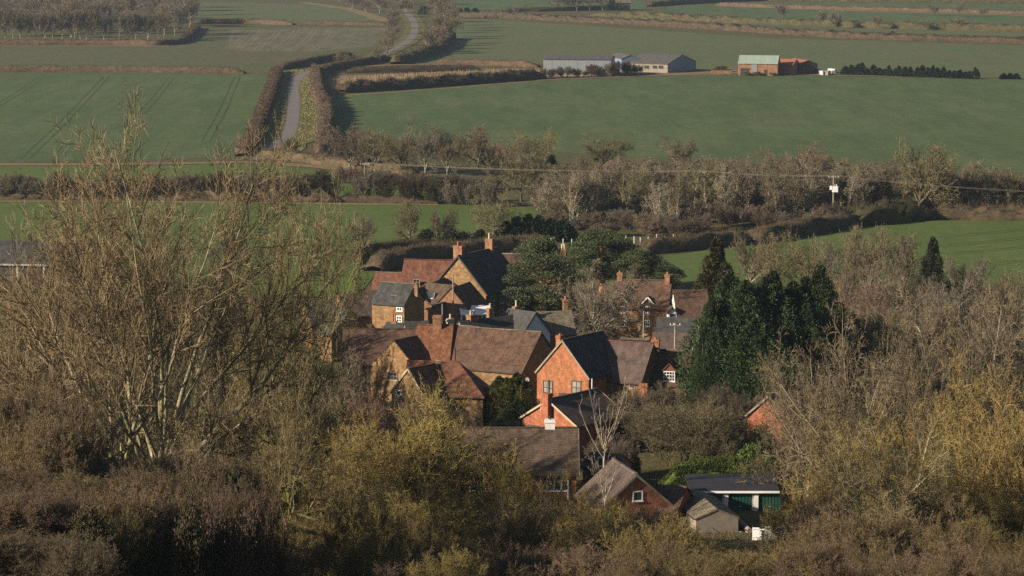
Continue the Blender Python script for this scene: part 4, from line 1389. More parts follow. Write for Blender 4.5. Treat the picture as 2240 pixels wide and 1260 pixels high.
def hedge(px, width, height, label, col=BROWN, dens=18, tw=0.09, tl=0.7, rough=0.25, name='hedge', mat='twig', seed=1, group=None):
    p = path_m(px, 1.5 if dens > 20 else 3.0)
    c0 = p.mean(0)
    p = p - c0
    t = np.gradient(p, axis=0)
    seglen = np.linalg.norm(np.diff(p, axis=0), axis=1)
    cum = np.concatenate([[0], np.cumsum(seglen)])
    t = t / (np.linalg.norm(t, axis=1)[:, None] + 1e-9)
    n = np.stack([-t[:, 1], t[:, 0]], -1)
    rs = np.random.RandomState(seed)
    rough *= 1.35
    prof = np.array([(-0.46, 0.0), (-0.5, 0.35), (-0.46, 0.7), (-0.3, 0.93), (0.0, 1.0), (0.3, 0.93), (0.46, 0.7), (0.5, 0.35), (0.46, 0.0)])
    k = len(prof)
    S1 = len(p)
    V = np.zeros((S1, k, 3))
    end = np.minimum(1, np.minimum(np.arange(S1), np.arange(S1)[::-1]) * 0.5 + 0.35)
    for j, (a, b) in enumerate(prof):
        nz = vnoise(cum * 0.35, np.full(S1, j * 1.1), seed) * rough + vnoise(cum * 1.2, np.full(S1, j * 2.3), seed + 3) * rough * 0.5 + rs.randn(S1) * rough * 0.12
        off = a * width * (1 + nz)
        hh = b * height * (1 + nz * 0.8) * end
        V[:, j, :2] = p + n * off[:, None]
        V[:, j, 2] = hh - (0.2 if b == 0 else 0)
    idx = np.arange(S1 * k).reshape(S1, k)
    q = np.stack([idx[:-1, :-1], idx[1:, :-1], idx[1:, 1:], idx[:-1, 1:]], -1).reshape(-1, 4)
    acc = Acc()
    acc.add(V.reshape(-1, 3) * [1, 1, 0.9], q)
    N = int(cum[-1] * dens * 2.5)
    f = rs.rand(N) * (S1 - 1.001)
    i = f.astype(int)
    w = (f - i)[:, None]
    jf = rs.rand(N) * (k - 1.001)
    j = jf.astype(int)
    wj = (jf - j)[:, None]
    a = (V[i, j] * (1 - wj) + V[i, j + 1] * wj) * (1 - w) + (V[i + 1, j] * (1 - wj) + V[i + 1, j + 1] * wj) * w
    cen = np.concatenate([p[i] * (1 - w) + p[i + 1] * w, np.full((N, 1), height * 0.4)], 1)
    d = nrm(nrm(a - cen) * 0.8 + rs.randn(N, 3) * 0.5 + [0, 0, 0.7])
    L = tl * (0.4 + rs.rand(N) ** 2 * 1.3)
    s = nrm(np.cross(d, rs.randn(N, 3)))
    a = a - d * (L * 0.45)[:, None]
    tv = np.concatenate([a - s * tw / 2, a + s * tw / 2, a + d * L[:, None]])
    m = np.arange(N)
    acc.add(tv, None, np.stack([m, m + N, m + 2 * N], -1))
    o = link(name, acc.mesh(name, M[mat]))
    o.location = (c0[0], c0[1], 0)
    o.color = (*col, 1)
    tag(o, label, 'hedge', group)
    return o


HB, HR, HG, HD = (0.08, 0.06, 0.038), (0.088, 0.06, 0.04), (0.06, 0.053, 0.027), (0.058, 0.044, 0.029)
hedge([(-420, 98), (200, 98), (372, 98), (415, 80), (430, 62)], 3.2, 2.3, 'clipped dark hedge along the foot of the far wood', HR, 10, 0.16, 0.9, seed=1)
hedge([(-420, 157), (200, 158), (535, 161)], 2.6, 2.3, 'long straight hedge between the dull upper field and the striped green field', HB, 12, 0.12, 0.7, seed=2)
hedge([(420, 53), (540, 52), (642, 55)], 2.6, 2.4, 'short straight hedge right of the far wood', HB, 10, 0.14, 0.8, seed=3)
hedge([(652, 55), (760, 56), (850, 57)], 2.6, 2.2, 'hedge continuing past a gap towards the lane trees', HB, 10, 0.14, 0.8, seed=4)
hedge([(606, 158), (596, 190), (578, 240), (556, 295), (532, 342)], 3.2, 2.2, 'tall hedge along the left side of the lane', HR, 60, 0.09, 0.8, 0.3, seed=5)
hedge([(690, 160), (690, 185), (697, 215), (712, 245), (712, 285), (704, 345)], 3.2, 3.0, 'thick hedge along the right side of the lane', (0.11, 0.08, 0.055), 60, 0.09, 0.8, 0.3, seed=6)
hedge([(612, 153), (660, 143), (705, 134), (770, 124)], 2.6, 2.2, 'hedge curving above the bend of the lane', HB, 16, 0.12, 0.7, seed=7)
hedge([(700, 163), (730, 152), (800, 140), (850, 131)], 3.0, 2.4, 'hedge beside the lane where it turns right', HD, 16, 0.12, 0.8, seed=8)
hedge([(868, 141), (920, 126), (965, 106), (988, 84)], 4.0, 3.4, 'dark hedge curving up below the lane trees', HG, 16, 0.14, 1.0, 0.35, seed=9)
hedge([(756, 160), (900, 158), (1052, 155)], 2.6, 2.2, 'dark low hedge above the straw coloured rough grass', HD, 14, 0.12, 0.7, seed=10)
hedge([(742, 203), (850, 196), (960, 188), (1080, 179), (1175, 172)], 5.5, 3.0, 'wide ragged hedge along the track below the straw coloured grass', HD, 40, 0.12, 1.2, 0.45, seed=11)
hedge([(950, 141), (1060, 143), (1178, 147)], 2.6, 2.0, 'low hedge running to the grey farm barn', HR, 12, 0.12, 0.7, seed=12)
hedge([(990, 36), (1150, 42), (1300, 50), (1500, 61), (1700, 74), (1900, 86), (2400, 100)], 4.0, 2.7, 'long hedge along the top of the pale upper field', HD, 10, 0.18, 1.1, 0.5, seed=13)
hedge([(1290, 38), (1440, 43), (1600, 50), (1780, 57), (2000, 64), (2400, 74)], 3.5, 3.0, 'second long hedge running parallel above the upper field', HG, 9, 0.2, 1.1, 0.5, seed=14)
hedge([(1420, 15), (1520, 8), (1640, 3), (1760, -3)], 3.0, 3.0, 'dark hedge slanting up from the small field barn', HG, 7, 0.22, 1.2, seed=15)
hedge([(1100, 26), (1230, 24), (1350, 19)], 3.0, 2.4, 'short dark hedge left of the small field barn', HG, 7, 0.22, 1.2, seed=16)
hedge([(1570, 12), (1800, 20), (2100, 28), (2450, 36)], 3.0, 2.0, 'far hedge with a pale grass edge near the top right', HR, 7, 0.2, 1.0, seed=17)
hedge([(1620, 1), (1900, 4), (2450, 9)], 4.0, 3.0, 'farthest dark hedge along the top edge', HG, 6, 0.25, 1.2, seed=18)
hedge([(572, 343), (650, 352), (740, 364), (830, 375), (905, 384)], 3.0, 2.2, 'brown hedge across the foot of the lane', HB, 50, 0.08, 0.8, 0.35, seed=19)
hedge([(738, 441), (830, 443), (960, 446)], 2.0, 1.4, 'low dark hedge under the grey bushes by the middle field', HD, 40, 0.06, 0.6, 0.4, seed=20)
hedge([(815, 596), (880, 580), (990, 566), (1100, 556), (1210, 549)], 3.6, 2.9, 'clipped hedge curving behind the manor roofs', HB, 60, 0.06, 0.6, 0.2, seed=21)
hedge([(790, 562), (850, 552), (930, 547), (1010, 549)], 2.6, 1.8, 'dark upper hedge behind the manor, nearest the field', HD, 50, 0.06, 0.6, 0.3, seed=22)
hedge([(1395, 556), (1480, 548), (1560, 538), (1640, 531)], 3.4, 2.4, 'hedge below the white fence posts, above the bright grass strip', HB, 60, 0.06, 0.7, 0.25, seed=23)
hedge([(1640, 534), (1720, 519), (1800, 505), (1870, 493)], 3.6, 2.7, 'clipped hedge with deep shaded face along the bright right field', HB, 60, 0.06, 0.7, 0.22, seed=24)
hedge([(1860, 495), (1930, 487), (2020, 480)], 4.5, 3.6, 'dark overgrown hedge at the far corner of the right field', HG, 70, 0.07, 0.9, 0.4, seed=25)
hedge([(2035, 479), (2150, 480), (2420, 483)], 3.2, 2.4, 'straight brown hedge closing the bright right field', HB, 60, 0.07, 0.8, 0.3, seed=26)
hedge([(1440, 1084), (1560, 1082), (1720, 1080)], 1.6, 3.2, 'bright laurel hedge behind the flat garage roof', (0.065, 0.09, 0.02), 700, 0.10, 0.25, 0.3, mat='needle', seed=27)
hedge([(-300, 432), (200, 434), (480, 438), (738, 441)], 4.0, 2.6, 'overgrown hedge along the left edge of the middle field', HB, 50, 0.09, 1.0, 0.5, seed=28)

# reeds in the rough corner
rs = np.random.RandomState(3)
N = 9000
pts = []
while len(pts) < N:
    x, y = 716 + rs.rand() * 464, 150 + rs.rand() * 56
    lo = np.interp(x, [716, 1180], [205, 170])
    hi = np.interp(x, [716, 900, 1180], [176, 162, 150])
    if hi < y < lo and rs.rand() < np.interp(x, [716, 740, 900, 1180], [1, 1, 0.6, 0.35]):
        pts.append(G(x, y))
pts = np.array(pts)
d = nrm(rs.randn(N, 3) * 0.25 + [0, 0, 1.0])
V_, q_, t_ = leaf_cloud(rs, pts, d, 1.0, 0.06)
o = link('reeds', np_mesh('reeds', V_, None, t_, M['twig']))
o.color = (0.26, 0.19, 0.115, 1)
tag(o, 'straw coloured dead reeds and tall grass in the rough corner by the lane', 'grass', None, 'stuff')
# tussocks on the verges of the lane
pts = []
pl = path_m(lane[1:9], 0.25)
for i in range(6500):
    c = pl[rs.randint(len(pl))]
    s_ = rs.choice([-1, 1])
    c = c + np.array([s_ * (2.2 + rs.rand() ** 1.2 * 5.0), rs.randn() * 0.5])
    pts.append((c[0], c[1], 0.0))
pts = np.array(pts)
d = nrm(rs.randn(len(pts), 3) * 0.5 + [0, 0, 1.0])
V_, q_, t_ = leaf_cloud(rs, pts, d, 0.5, 0.25)
o = link('tussock_grass', np_mesh('tussock_grass', V_, None, t_, M['twig']))
o.color = (0.19, 0.165, 0.075, 1)
tag(o, 'yellowish tussock grass on both verges of the lane', 'grass', None, 'stuff')


# ------------------------------------------------------------------ trees and bushes
R_ = random.Random(12)


def pick(k):
    return k + str(R_.randrange(3))


def tree(kind, px, yb, yt, w, col, label, group=None, bark=None, name='tree', cat='tree', Y=None):
    parts = ('trunk', 'crown') if cat == 'tree' else ('stems', 'foliage' if kind.startswith(('bush', 'ley')) else 'twigs')
    return plant_px(pick(kind) if kind[-1] not in '012' else kind, px, yb, yt, w, col, name, label, cat, group, bark, parts, Y)


# far wood, top left
rw_ = random.Random(4)
GW = 'trees of the far wood'
for i in range(26):                      # its front row
    x = -40 + i * 17.5 + rw_.uniform(-5, 5)
    yb = 92 - max(0, x - 330) * 0.25
    tree('far', x, yb, yb - rw_.uniform(60, 84), rw_.uniform(38, 58), rw_.choice((BROWN, GREYB, OLIVE)), 'bare tree in the front row of the far wood', GW, rw_.choice((B_GREY, B_PALE, B_DARK)), 'wood_tree')
for i in range(64):
    yb = rw_.uniform(14, 84)
    x = rw_.uniform(-60, 428 - max(0, yb - 40) * 0.5)
    tree('far', x, yb, yb - rw_.uniform(58, 74), rw_.uniform(40, 60), rw_.choice((BROWN, BROWN, RED, GREYB)), 'bare brown tree standing deep within the far wood', GW, B_GREY, 'wood_tree')
# trees along the upper lane
GL = 'trees along the upper lane'
for i in range(17):
    t = i / 16
    x = 925 + 58 * math.sin(t * 2.4) + rw_.uniform(-12, 12)
    yb = 122 - 88 * t + rw_.uniform(-4, 4)
    tree('far', x, yb, yb - rw_.uniform(38, 58), rw_.uniform(34, 52), rw_.choice((BROWN, RED, BROWN)), 'bare brown tree on the right side of the upper lane', GL, B_GREY)
for i in range(9):
    t = i / 8
    x = 838 + 30 * t + rw_.uniform(-8, 8)
    yb = 138 - 100 * t
    tree('far', x, yb, yb - rw_.uniform(30, 50), rw_.uniform(30, 44), rw_.choice((BROWN, RED, OLIVE)), 'bare tree on the left side of the upper lane', GL, B_GREY)
for x, yb, h, w in ((770, 20, 30, 60), (800, 26, 26, 50), (830, 30, 36, 60), (850, 12, 30, 60), (880, 8, 30, 60), (905, 14, 26, 40), (950, 30, 40, 60), (965, 10, 30, 60), (890, 28, 24, 30), (930, 32, 22, 34)):
    tree('far', x, yb, yb - h, w, rw_.choice((BROWN, RED)), 'bare brown tree in the clump at the head of the lane', GL, B_GREY)
tree('round', 745, 138, 112, 34, OLIVE, 'low bare tree at the bend of the lane hedge', None, B_DARK)
tree('round', 765, 140, 118, 36, BROWN, 'low twiggy tree just right of the lane bend', None, B_DARK)
tree('shrub', 640, 338, 302, 34, OLIVE, 'small sapling on the verge at the foot of the lane', None, B_GREY)
tree('shrub', 713, 246, 212, 26, DARKB, 'thin dark thorn rising from the hedge right of the lane', None, B_DARK)
# trees out in the far fields
for x, yb, yt, w, lb in ((1705, 52, 6, 38, 'taller bare tree in the far hedge, above the green roofed barn'), (1795, 60, 22, 28, 'slender bare tree in the far hedge, first of a loose row'), (1830, 62, 24, 38, 'spreading bare tree in the far hedge, second of a loose row'),
                         (1921, 64, 34, 26, 'small bare tree in the far hedge, third of a loose row'), (2020, 66, 44, 36, 'rounded dark bush in the far hedge on the right'), (2088, 66, 38, 44, 'pale rounded tree in the far hedge on the right'),
                         (2100, 36, 6, 24, 'thin bare tree on the grass edged far hedge'), (2045, 34, 10, 30, 'small leafless tree on the grass edged far hedge'), (2150, 36, 18, 26, 'low tree at the right of the grass edged far hedge'),
                         (1128, 40, 12, 26, 'single dark tree on the hedge above the pale upper field')):
    tree('far', x, yb, yt, w, GREYB, lb, None, B_DARK)
for i, x in enumerate((1215, 1235, 1262, 1290, 1318)):
    tree('far', x, 24, -14, 44, GREYB, 'hazy bare tree in the small far copse left of the field barn', 'small far copse', B_GREY)
tree('bush', 1338, 22, -2, 34, GREEN_D, 'dark evergreen beside the small field barn', None, B_DARK)
for x in (1005, 1022, 1040):
    tree('bush', x, 35, 17, 24, GREEN_D, 'dark evergreen bush at the left end of the upper field hedge', 'dark bushes by the upper field', B_DARK, 'evergreen_bush', 'bush')
for x, yb, yt in ((886, 18, 2), (925, 32, 12)):
    tree('bush', x, yb, yt, 26, GREEN_D, 'dark holly among the lane trees, %s' % ('upper one' if yb == 18 else 'lower one'), None, B_DARK)
# row of young spruces right of the farm
GS = 'young spruces by the farm'
for i in range(25):
    x = 1852 + i * 11.8 + rw_.uniform(-3, 3)
    yb = 163 + i * 0.42
    tree('spruce', x, yb, yb - rw_.uniform(15, 27), rw_.uniform(15, 22), (0.03, 0.046, 0.03), 'young dark spruce in the row on the field right of the farm', GS, B_DARK, 'spruce_tree')
for x in (2196, 2210, 2224):
    tree('spruce', x, 174, 160, 18, (0.022, 0.035, 0.022), 'low young spruce in the short clump at the right edge', GS, B_DARK, 'spruce_tree')
# bushes in front of the barns
for i, (x, yb, yt, w) in enumerate(((1200, 171, 150, 36), (1235, 170, 146, 40), (1268, 169, 150, 40), (1300, 168, 142, 40), (1335, 167, 136, 46), (1362, 165, 134, 46), (1388, 163, 140, 40), (1150, 174, 158, 40), (1110, 177, 163, 40))):
    tree('shrub', x, yb, yt, w, DARKB, 'dark leafless bush along the track in front of the farm barns', 'bushes in front of the barns', B_DARK, 'bush', 'bush')
tree('shrub', 1578, 158, 144, 30, (0.05, 0.04, 0.03), 'dark bramble heap over the tumbledown wall', None, B_DARK, 'bramble', 'bush')
for x, yt in ((1655, 156), (1690, 158), (1632, 155)):
    tree('shrub', x, 166, yt, 18, BROWN, 'weedy bush at the foot of the old brick barn', 'weeds at the old barn', B_DARK, 'bush', 'bush')

# belt of trees above the village, upper edge
for x, yb, yt, w, c, lb in ((765, 372, 274, 110, RED, 'reddish rounded thicket tree beside the lane hedge'), (820, 376, 282, 120, BROWN, 'brown thicket tree right of the reddish one by the lane'),
                            (880, 380, 290, 110, OLIVE, 'olive tinged thicket tree in the upper belt'), (930, 384, 268, 110, GREYB, 'greyish tree with pale forked stems in the upper belt'),
                            (978, 386, 285, 90, BROWN, 'tall brown tree next to the pale forked one'), (1046, 372, 276, 100, BROWN, 'rounded brown tree with an ivy clad stem, upper belt'),
                            (1100, 380, 300, 90, RED, 'reddish tree right of the ivy clad one'), (1180, 372, 282, 130, OLIVE, 'broad olive brown tree standing above the solitary tree'),
                            (1320, 368, 298, 130, OLIVE, 'rounded olive brown tree against the big green field'), (1380, 378, 340, 80, BROWN, 'low brown tree right of the rounded olive one'),
                            (1488, 384, 298, 84, BROWN, 'upright rounded tree standing alone above the belt'), (1560, 396, 345, 100, GREYB, 'low greyish thicket tree in the belt, below the big field'),
                            (1745, 410, 320, 190, (0.17, 0.115, 0.075), 'broad reddish brown tree rising above the belt'), (1660, 405, 352, 110, BROWN, 'brown tree left of the broad reddish one'),
                            (2012, 470, 310, 190, OLIVE, 'tallest spreading oak at the right of the belt'), (2150, 462, 360, 150, BROWN, 'brown tree right of the tallest oak'), (2215, 465, 368, 120, RED, 'reddish tree at the right edge of the belt'),
                            (1890, 440, 372, 100, GREYB, 'greyish tree behind the transformer pole'), (1940, 450, 380, 100, BROWN, 'brown tree just left of the tallest oak'),
                            (1140, 441, 330, 150, OLIVE, 'solitary spreading tree on the grass margin above the village')):
    tree('round', x, yb, yt, w, c, lb, None, B_DARK if c is OLIVE else B_GREY)
for x, yb, yt in ((1060, 362, 322), (1205, 366, 338), (1302, 368, 345), (1215, 388, 360)):
    tree('bush', x, yb, yt, 34, GREEN_D, 'dark ivy mass under the trees of the upper belt', 'ivy under the upper belt', B_DARK, 'ivy_bush', 'bush')
GB = 'pale stemmed trees of the belt'
for i in range(120):
    x = rw_.uniform(1175, 2060)
    yb = np.interp(x, [1175, 1500, 1700, 2060], [505, 512, 490, 470]) - rw_.uniform(0, 1) ** 0.8 * 80
    yt = yb - rw_.uniform(96, 128)
    yt = max(yt, np.interp(x, [1175, 1300, 1500, 1700, 2060], [400, 352, 350, 352, 372]) + rw_.uniform(-4, 18))
    tree('tall', x, yb, min(yt, yb - 50), rw_.uniform(56, 84), rw_.choice((BROWN, GREYB, OLIVE, PALE, BROWN)), 'slender leafless tree in the dense belt right of the pines', GB, rw_.choice((B_PALE, B_PALE, B_GREY)), 'belt_tree')
for i in range(44):
    x = 1210 + i * 18.5 + rw_.uniform(-8, 8)
    tree('tall', x, rw_.uniform(408, 436), rw_.uniform(340, 366) + max(0, x - 1750) * 0.06, rw_.uniform(54, 78), rw_.choice((BROWN, GREYB, OLIVE, BROWN)), 'slender leafless tree along the far edge of the dense belt', GB, rw_.choice((B_PALE, B_GREY)), 'belt_tree')
for i in range(14):
    x = 2060 + i * 14 + rw_.uniform(-5, 5)
    tree('tall', x, 470, rw_.uniform(362, 400), 52, rw_.choice((BROWN, PALE, OLIVE)), 'slender leafless tree behind the straight hedge at the right edge', GB, B_PALE, 'belt_tree')
GU = 'undergrowth bushes of the belt'
for i in range(70):
    x = rw_.uniform(1160, 2040)
    yb = np.interp(x, [1160, 1500, 1700, 2040], [515, 528, 508, 478]) - rw_.uniform(0, 70)
    tree('shrub', x, yb, yb - rw_.uniform(28, 52), rw_.uniform(50, 80), rw_.choice((BROWN, RED, DARKB, GREYB)), 'leafless bush under the trees of the dense belt', GU, B_DARK, 'bush', 'bush')
for i in range(13):
    x = 745 + i * 27 + rw_.uniform(-8, 8)
    tree('shrub', x, 400 + i * 1.2, 366 + i * 2, 60, rw_.choice((BROWN, RED, GREYB)), 'brown bush along the foot of the upper belt', GU, B_DARK, 'bush', 'bush')
# bushes by the middle field
for i, (x, yb, yt, w, c) in enumerate(((790, 441, 382, 60, GREYB), (845, 442, 388, 56, HG), (905, 444, 386, 76, HD), (955, 446, 390, 60, HG), (990, 447, 396, 60, GREYB), (1020, 450, 404, 60, GREYB), (1070, 452, 398, 70, GREYB), (1190, 446, 392, 66, GREYB), (1225, 448, 385, 70, BROWN), (1005, 446, 386, 60, HD))):
    tree('shrub', x, yb, yt, w, c, 'greyish bush in the row above the middle field', 'bushes above the middle field', B_DARK, 'bush', 'bush')
for i in range(36):
    x = -30 + i * 21.5 + rw_.uniform(-6, 6)
    tree('shrub', x, 433 + i * 0.2, rw_.uniform(374, 398), rw_.uniform(50, 74), rw_.choice((BROWN, RED, GREYB, HD)), 'bush in the overgrown hedgerow behind the great ash', 'hedgerow bushes on the left', B_DARK, 'bush', 'bush')
# behind the village
for x, yb, yt, w, c, lb in ((898, 545, 440, 90, OLIVE, 'pollarded bare tree on the field edge left of the manor chimneys'), (960, 545, 455, 80, BROWN, 'brown bare tree between the pollard and the manor chimney'), (1078, 527, 424, 120, OLIVE, 'bare forked tree behind the pale manor chimney'),
                            (790, 560, 470, 70, GREYB, 'greyish bare tree at the left of the manor hedge')):
    tree('round', x, yb, yt, w, c, lb, None, B_GREY)
for i, (x, yb, yt, w) in enumerate(((930, 545, 502, 60), (985, 548, 498, 60), (1015, 548, 505, 50), (795, 580, 530, 44), (1050, 535, 500, 40))):
    tree('bush', x, yb, yt, w, (0.04, 0.045, 0.022), 'dark evergreen bush along the hedge behind the manor', 'dark bushes behind the manor', B_DARK, 'evergreen_bush', 'bush')
for i, (x, yt, w) in enumerate(((1108, 484, 44), (1130, 474, 44), (1155, 470, 46), (1180, 472, 44), (1205, 478, 44), (1228, 482, 44), (1245, 490, 34))):
    tree('spruce', x, 528, yt, w, (0.02, 0.036, 0.018), 'dark conifer in the short screen behind the pines', 'conifer screen behind the pines', B_DARK, 'conifer_tree')
# pines and conifers in the village
tree('pine0', 1182, 722, 526, 175, GREEN_P, 'broad dark green pine with orange stem beside the manor', None, B_RED, 'pine_tree')
tree('pine1', 1318, 640, 506, 190, (0.062, 0.08, 0.034), 'large rounded pine behind the two gable cottage', None, B_RED, 'pine_tree')
tree('pine2', 1398, 648, 548, 130, GREEN_P, 'lower flat topped pine right of the large rounded one', None, B_RED, 'pine_tree')
tree('pine0', 1448, 650, 572, 100, GREEN_P, 'smallest pine, nearest the bright grass strip', None, B_RED, 'pine_tree')
tree('fir0', 1568, 730, 519, 120, (0.062, 0.056, 0.022), 'olive brown conifer standing above the dark conifers', None, B_DARK, 'conifer_tree')
LEYL = (('ley0', 1608, 930, 606, 185, 'front dark cypress at the left of the great conifer clump'), ('ley1', 1650, 925, 598, 210, 'tall dark cypress in the middle of the great conifer clump'), ('ley2', 1715, 915, 608, 200, 'dark cypress right of the middle of the conifer clump'),
        ('ley0', 1762, 890, 577, 160, 'tallest dark cypress at the right of the conifer clump'), ('ley2', 1556, 940, 640, 76, 'lower dark cypress edging the cottage with the dormer'), ('ley1', 1632, 880, 590, 180, 'dark cypress at the back of the great conifer clump'),
        ('ley2', 1690, 945, 690, 200, 'lower dark cypress at the front of the conifer clump'))
LEYL += (('ley1', 1790, 860, 640, 130, 'rightmost dark cypress of the conifer clump'), ('ley0', 1680, 870, 586, 160, 'dark cypress filling the back of the clump, behind the middle one'), ('ley2', 1740, 930, 660, 150, 'dark cypress at the front right of the conifer clump'))
for k, x, yb, yt, w, lb in LEYL:
    tree(k, x, yb, yt, w, GREEN_D, lb, None, B_DARK, 'cypress_tree')
tree('ley0', 1842, 820, 650, 110, (0.05, 0.056, 0.02), 'smaller olive green conifer right of the great clump', None, B_DARK, 'conifer_tree')
tree('ley2', 1770, 890, 700, 110, (0.055, 0.056, 0.02), 'yellowish green conifer below the smaller olive one', None, B_DARK, 'conifer_tree')
tree('fir1', 2042, 720, 518, 96, (0.04, 0.046, 0.024), 'dark ragged conifer among bare trees on the right', None, B_DARK, 'conifer_tree')
tree('ley1', 1110, 960, 812, 110, (0.06, 0.068, 0.016), 'olive green yew in front of the long tiled house', None, B_DARK, 'yew_tree')
tree('ley2', 1120, 980, 872, 90, (0.032, 0.046, 0.014), 'dark yew close against the brick bungalow', None, B_DARK, 'yew_tree')
# bare trees among the houses
tree('round1', 1300, 757, 590, 220, (0.165, 0.135, 0.10), 'pale spreading bare tree between the brick house and two gable cottage', None, B_PALE)
tree('round2', 1392, 735, 650, 130, (0.16, 0.12, 0.085), 'small bare tree in front of the two gable cottage', None, B_GREY)
tree('round0', 1245, 700, 620, 100, DARKB, 'dark twiggy tree below the broad pine', None, B_DARK)
for i, (x, yb, yt, w) in enumerate(((1230, 690, 648, 60), (1095, 680, 650, 50), (1020, 668, 628, 40), (1340, 745, 712, 70), (1400, 742, 715, 60), (1460, 745, 722, 50), (1350, 850, 828, 40))):
    tree('shrub', x, yb, yt, w, rw_.choice((BROWN, DARKB, GREYB)), 'leafless garden bush between the houses', 'garden bushes', B_DARK, 'bush', 'bush')

# ------------------------------------------------------------------ trees to the right of the village and on the near slope
ASH = (0.175, 0.132, 0.078)
for x, yb, yt, w, c, lb in ((1640, 640, 510, 130, BROWN, 'bare brown tree behind the olive brown conifer'), (1705, 650, 520, 130, OLIVE, 'bare olive tree above the dark cypresses'), (1775, 655, 515, 140, OLIVE, 'bare olive brown tree above the tallest cypress'),
                            (1850, 660, 512, 150, GREYB, 'greyish bare tree right of the tallest cypress'), (1905, 670, 505, 150, OLIVE, 'wide bare olive tree on the edge of the right field'), (1965, 680, 500, 150, BROWN, 'bare brown tree just left of the ragged conifer'),
                            (2100, 690, 560, 120, GREYB, 'greyish bare tree below the right field, beside the ragged conifer'), (2180, 720, 595, 140, BROWN, 'bare brown tree below the right field near the edge'),
                            (1820, 720, 590, 130, BROWN, 'bare brown tree above the smaller olive conifer'), (1900, 735, 590, 160, RED, 'reddish bare tree behind the pale spreading trees'), (1990, 745, 585, 160, BROWN, 'bare brown tree under the ragged conifer'),
                            (2080, 760, 610, 170, GREYB, 'greyish bare tree behind the pale spreading trees, right'), (2180, 770, 640, 170, OLIVE, 'olive bare tree at the right edge below the field'), (1860, 790, 640, 150, (0.2, 0.13, 0.09), 'tawny bare tree right of the smaller olive conifer'),
                            (2255, 700, 590, 120, BROWN, 'bare tree cut by the right edge below the field')):
    tree('round', x, yb, yt, w, c, lb, None, B_GREY)
GR = 'brown thicket trees on the right'
for i in range(15):
    x = 1800 + i * 33 + rw_.uniform(-14, 14)
    yb = 830 + rw_.uniform(-30, 40)
    tree('round', x, yb, yb - rw_.uniform(120, 170), rw_.uniform(110, 170), rw_.choice((BROWN, GREYB, OLIVE, RED)), 'brown bare tree filling the thicket below the right field', GR, B_GREY)


def near(kind, px, Y, yt, w, col, label, group=None, bark=B_GREY, name='tree', cat='tree', rz=None):
    parts = ('trunk', 'crown') if cat == 'tree' else ('stems', 'twigs')
    return plant_px(pick(kind) if kind[-1] not in '012' else kind, px, 0, yt, w, col, name, label, cat, group, bark, parts, Y, rz)


PALE_B = (0.29, 0.25, 0.18)
near('airy0', 1915, 238, 690, 420, (0.145, 0.115, 0.074), 'pale grey spreading tree right of the dark cypresses', None, PALE_B)
near('airy1', 2100, 242, 640, 380, (0.145, 0.115, 0.074), 'pale grey spreading tree further right, crooked limbs', None, PALE_B)
near('airy2', 2230, 246, 620, 300, (0.19, 0.15, 0.10), 'pale spreading tree at the right edge', None, PALE_B)
near('airy1', 1775, 248, 770, 270, (0.15, 0.118, 0.075), 'fine twigged pale tree below the yellowish conifer', None, PALE_B)
near('airy2', 2010, 232, 770, 360, (0.15, 0.118, 0.075), 'lower pale tree between the two pale spreading ones', None, PALE_B)
# bushes in the gardens
for k, x, Y, yt, w, c, lb in (('scrub0', 1440, 277, 852, 210, (0.115, 0.09, 0.06), 'large dark twiggy bush left of the hidden brick gable'), ('scrub1', 1565, 279, 858, 170, (0.11, 0.085, 0.06), 'large dark twiggy bush under the dark cypresses'),
                              ('scrub2', 1500, 268, 890, 260, (0.13, 0.105, 0.06), 'broad brown bush in front of the dormer cottage'), ('scrub0', 1385, 280, 862, 120, (0.13, 0.10, 0.07), 'brown bush below the grey brown roof'),
                              ('scrub1', 1595, 266, 930, 150, (0.12, 0.10, 0.055), 'brown bush left of the bright laurel'), ('scrub2', 1345, 262, 960, 120, (0.13, 0.1, 0.075), 'thin bush beside the pollard')):
    near(k, x, Y, yt, w, c, lb, None, B_DARK, 'bush', 'bush')
for x, Y, yt, w, c, lb in ((1640, 262, 970, 120, (0.07, 0.11, 0.02), 'glossy green laurel bush above the garage hedge'), (1660, 268, 928, 70, (0.12, 0.14, 0.02), 'yellow green bush by the half hidden brick gable'), (1385, 262, 970, 40, (0.09, 0.13, 0.02), 'small bright bush near the pollard'),
                           (1690, 258, 990, 90, (0.06, 0.09, 0.02), 'dark green bush at the end of the laurel hedge')):
    plant_px(pick('bush'), x, 0, yt, w, c, 'evergreen_bush', lb, 'bush', None, B_DARK, ('stems', 'foliage'), Y)
near('birch0', 1325, 246, 828, 120, (0.24, 0.2, 0.155), 'pale pollard birch with long white shoots beside the white windowed house', None, (0.36, 0.31, 0.24), 'birch_tree')
near('birch0', 1325, 232, 985, 90, (0.3, 0.26, 0.2), 'smaller pale birch just in front of the pollard birch', None, (0.36, 0.31, 0.24), 'birch_tree', rz=2.0)

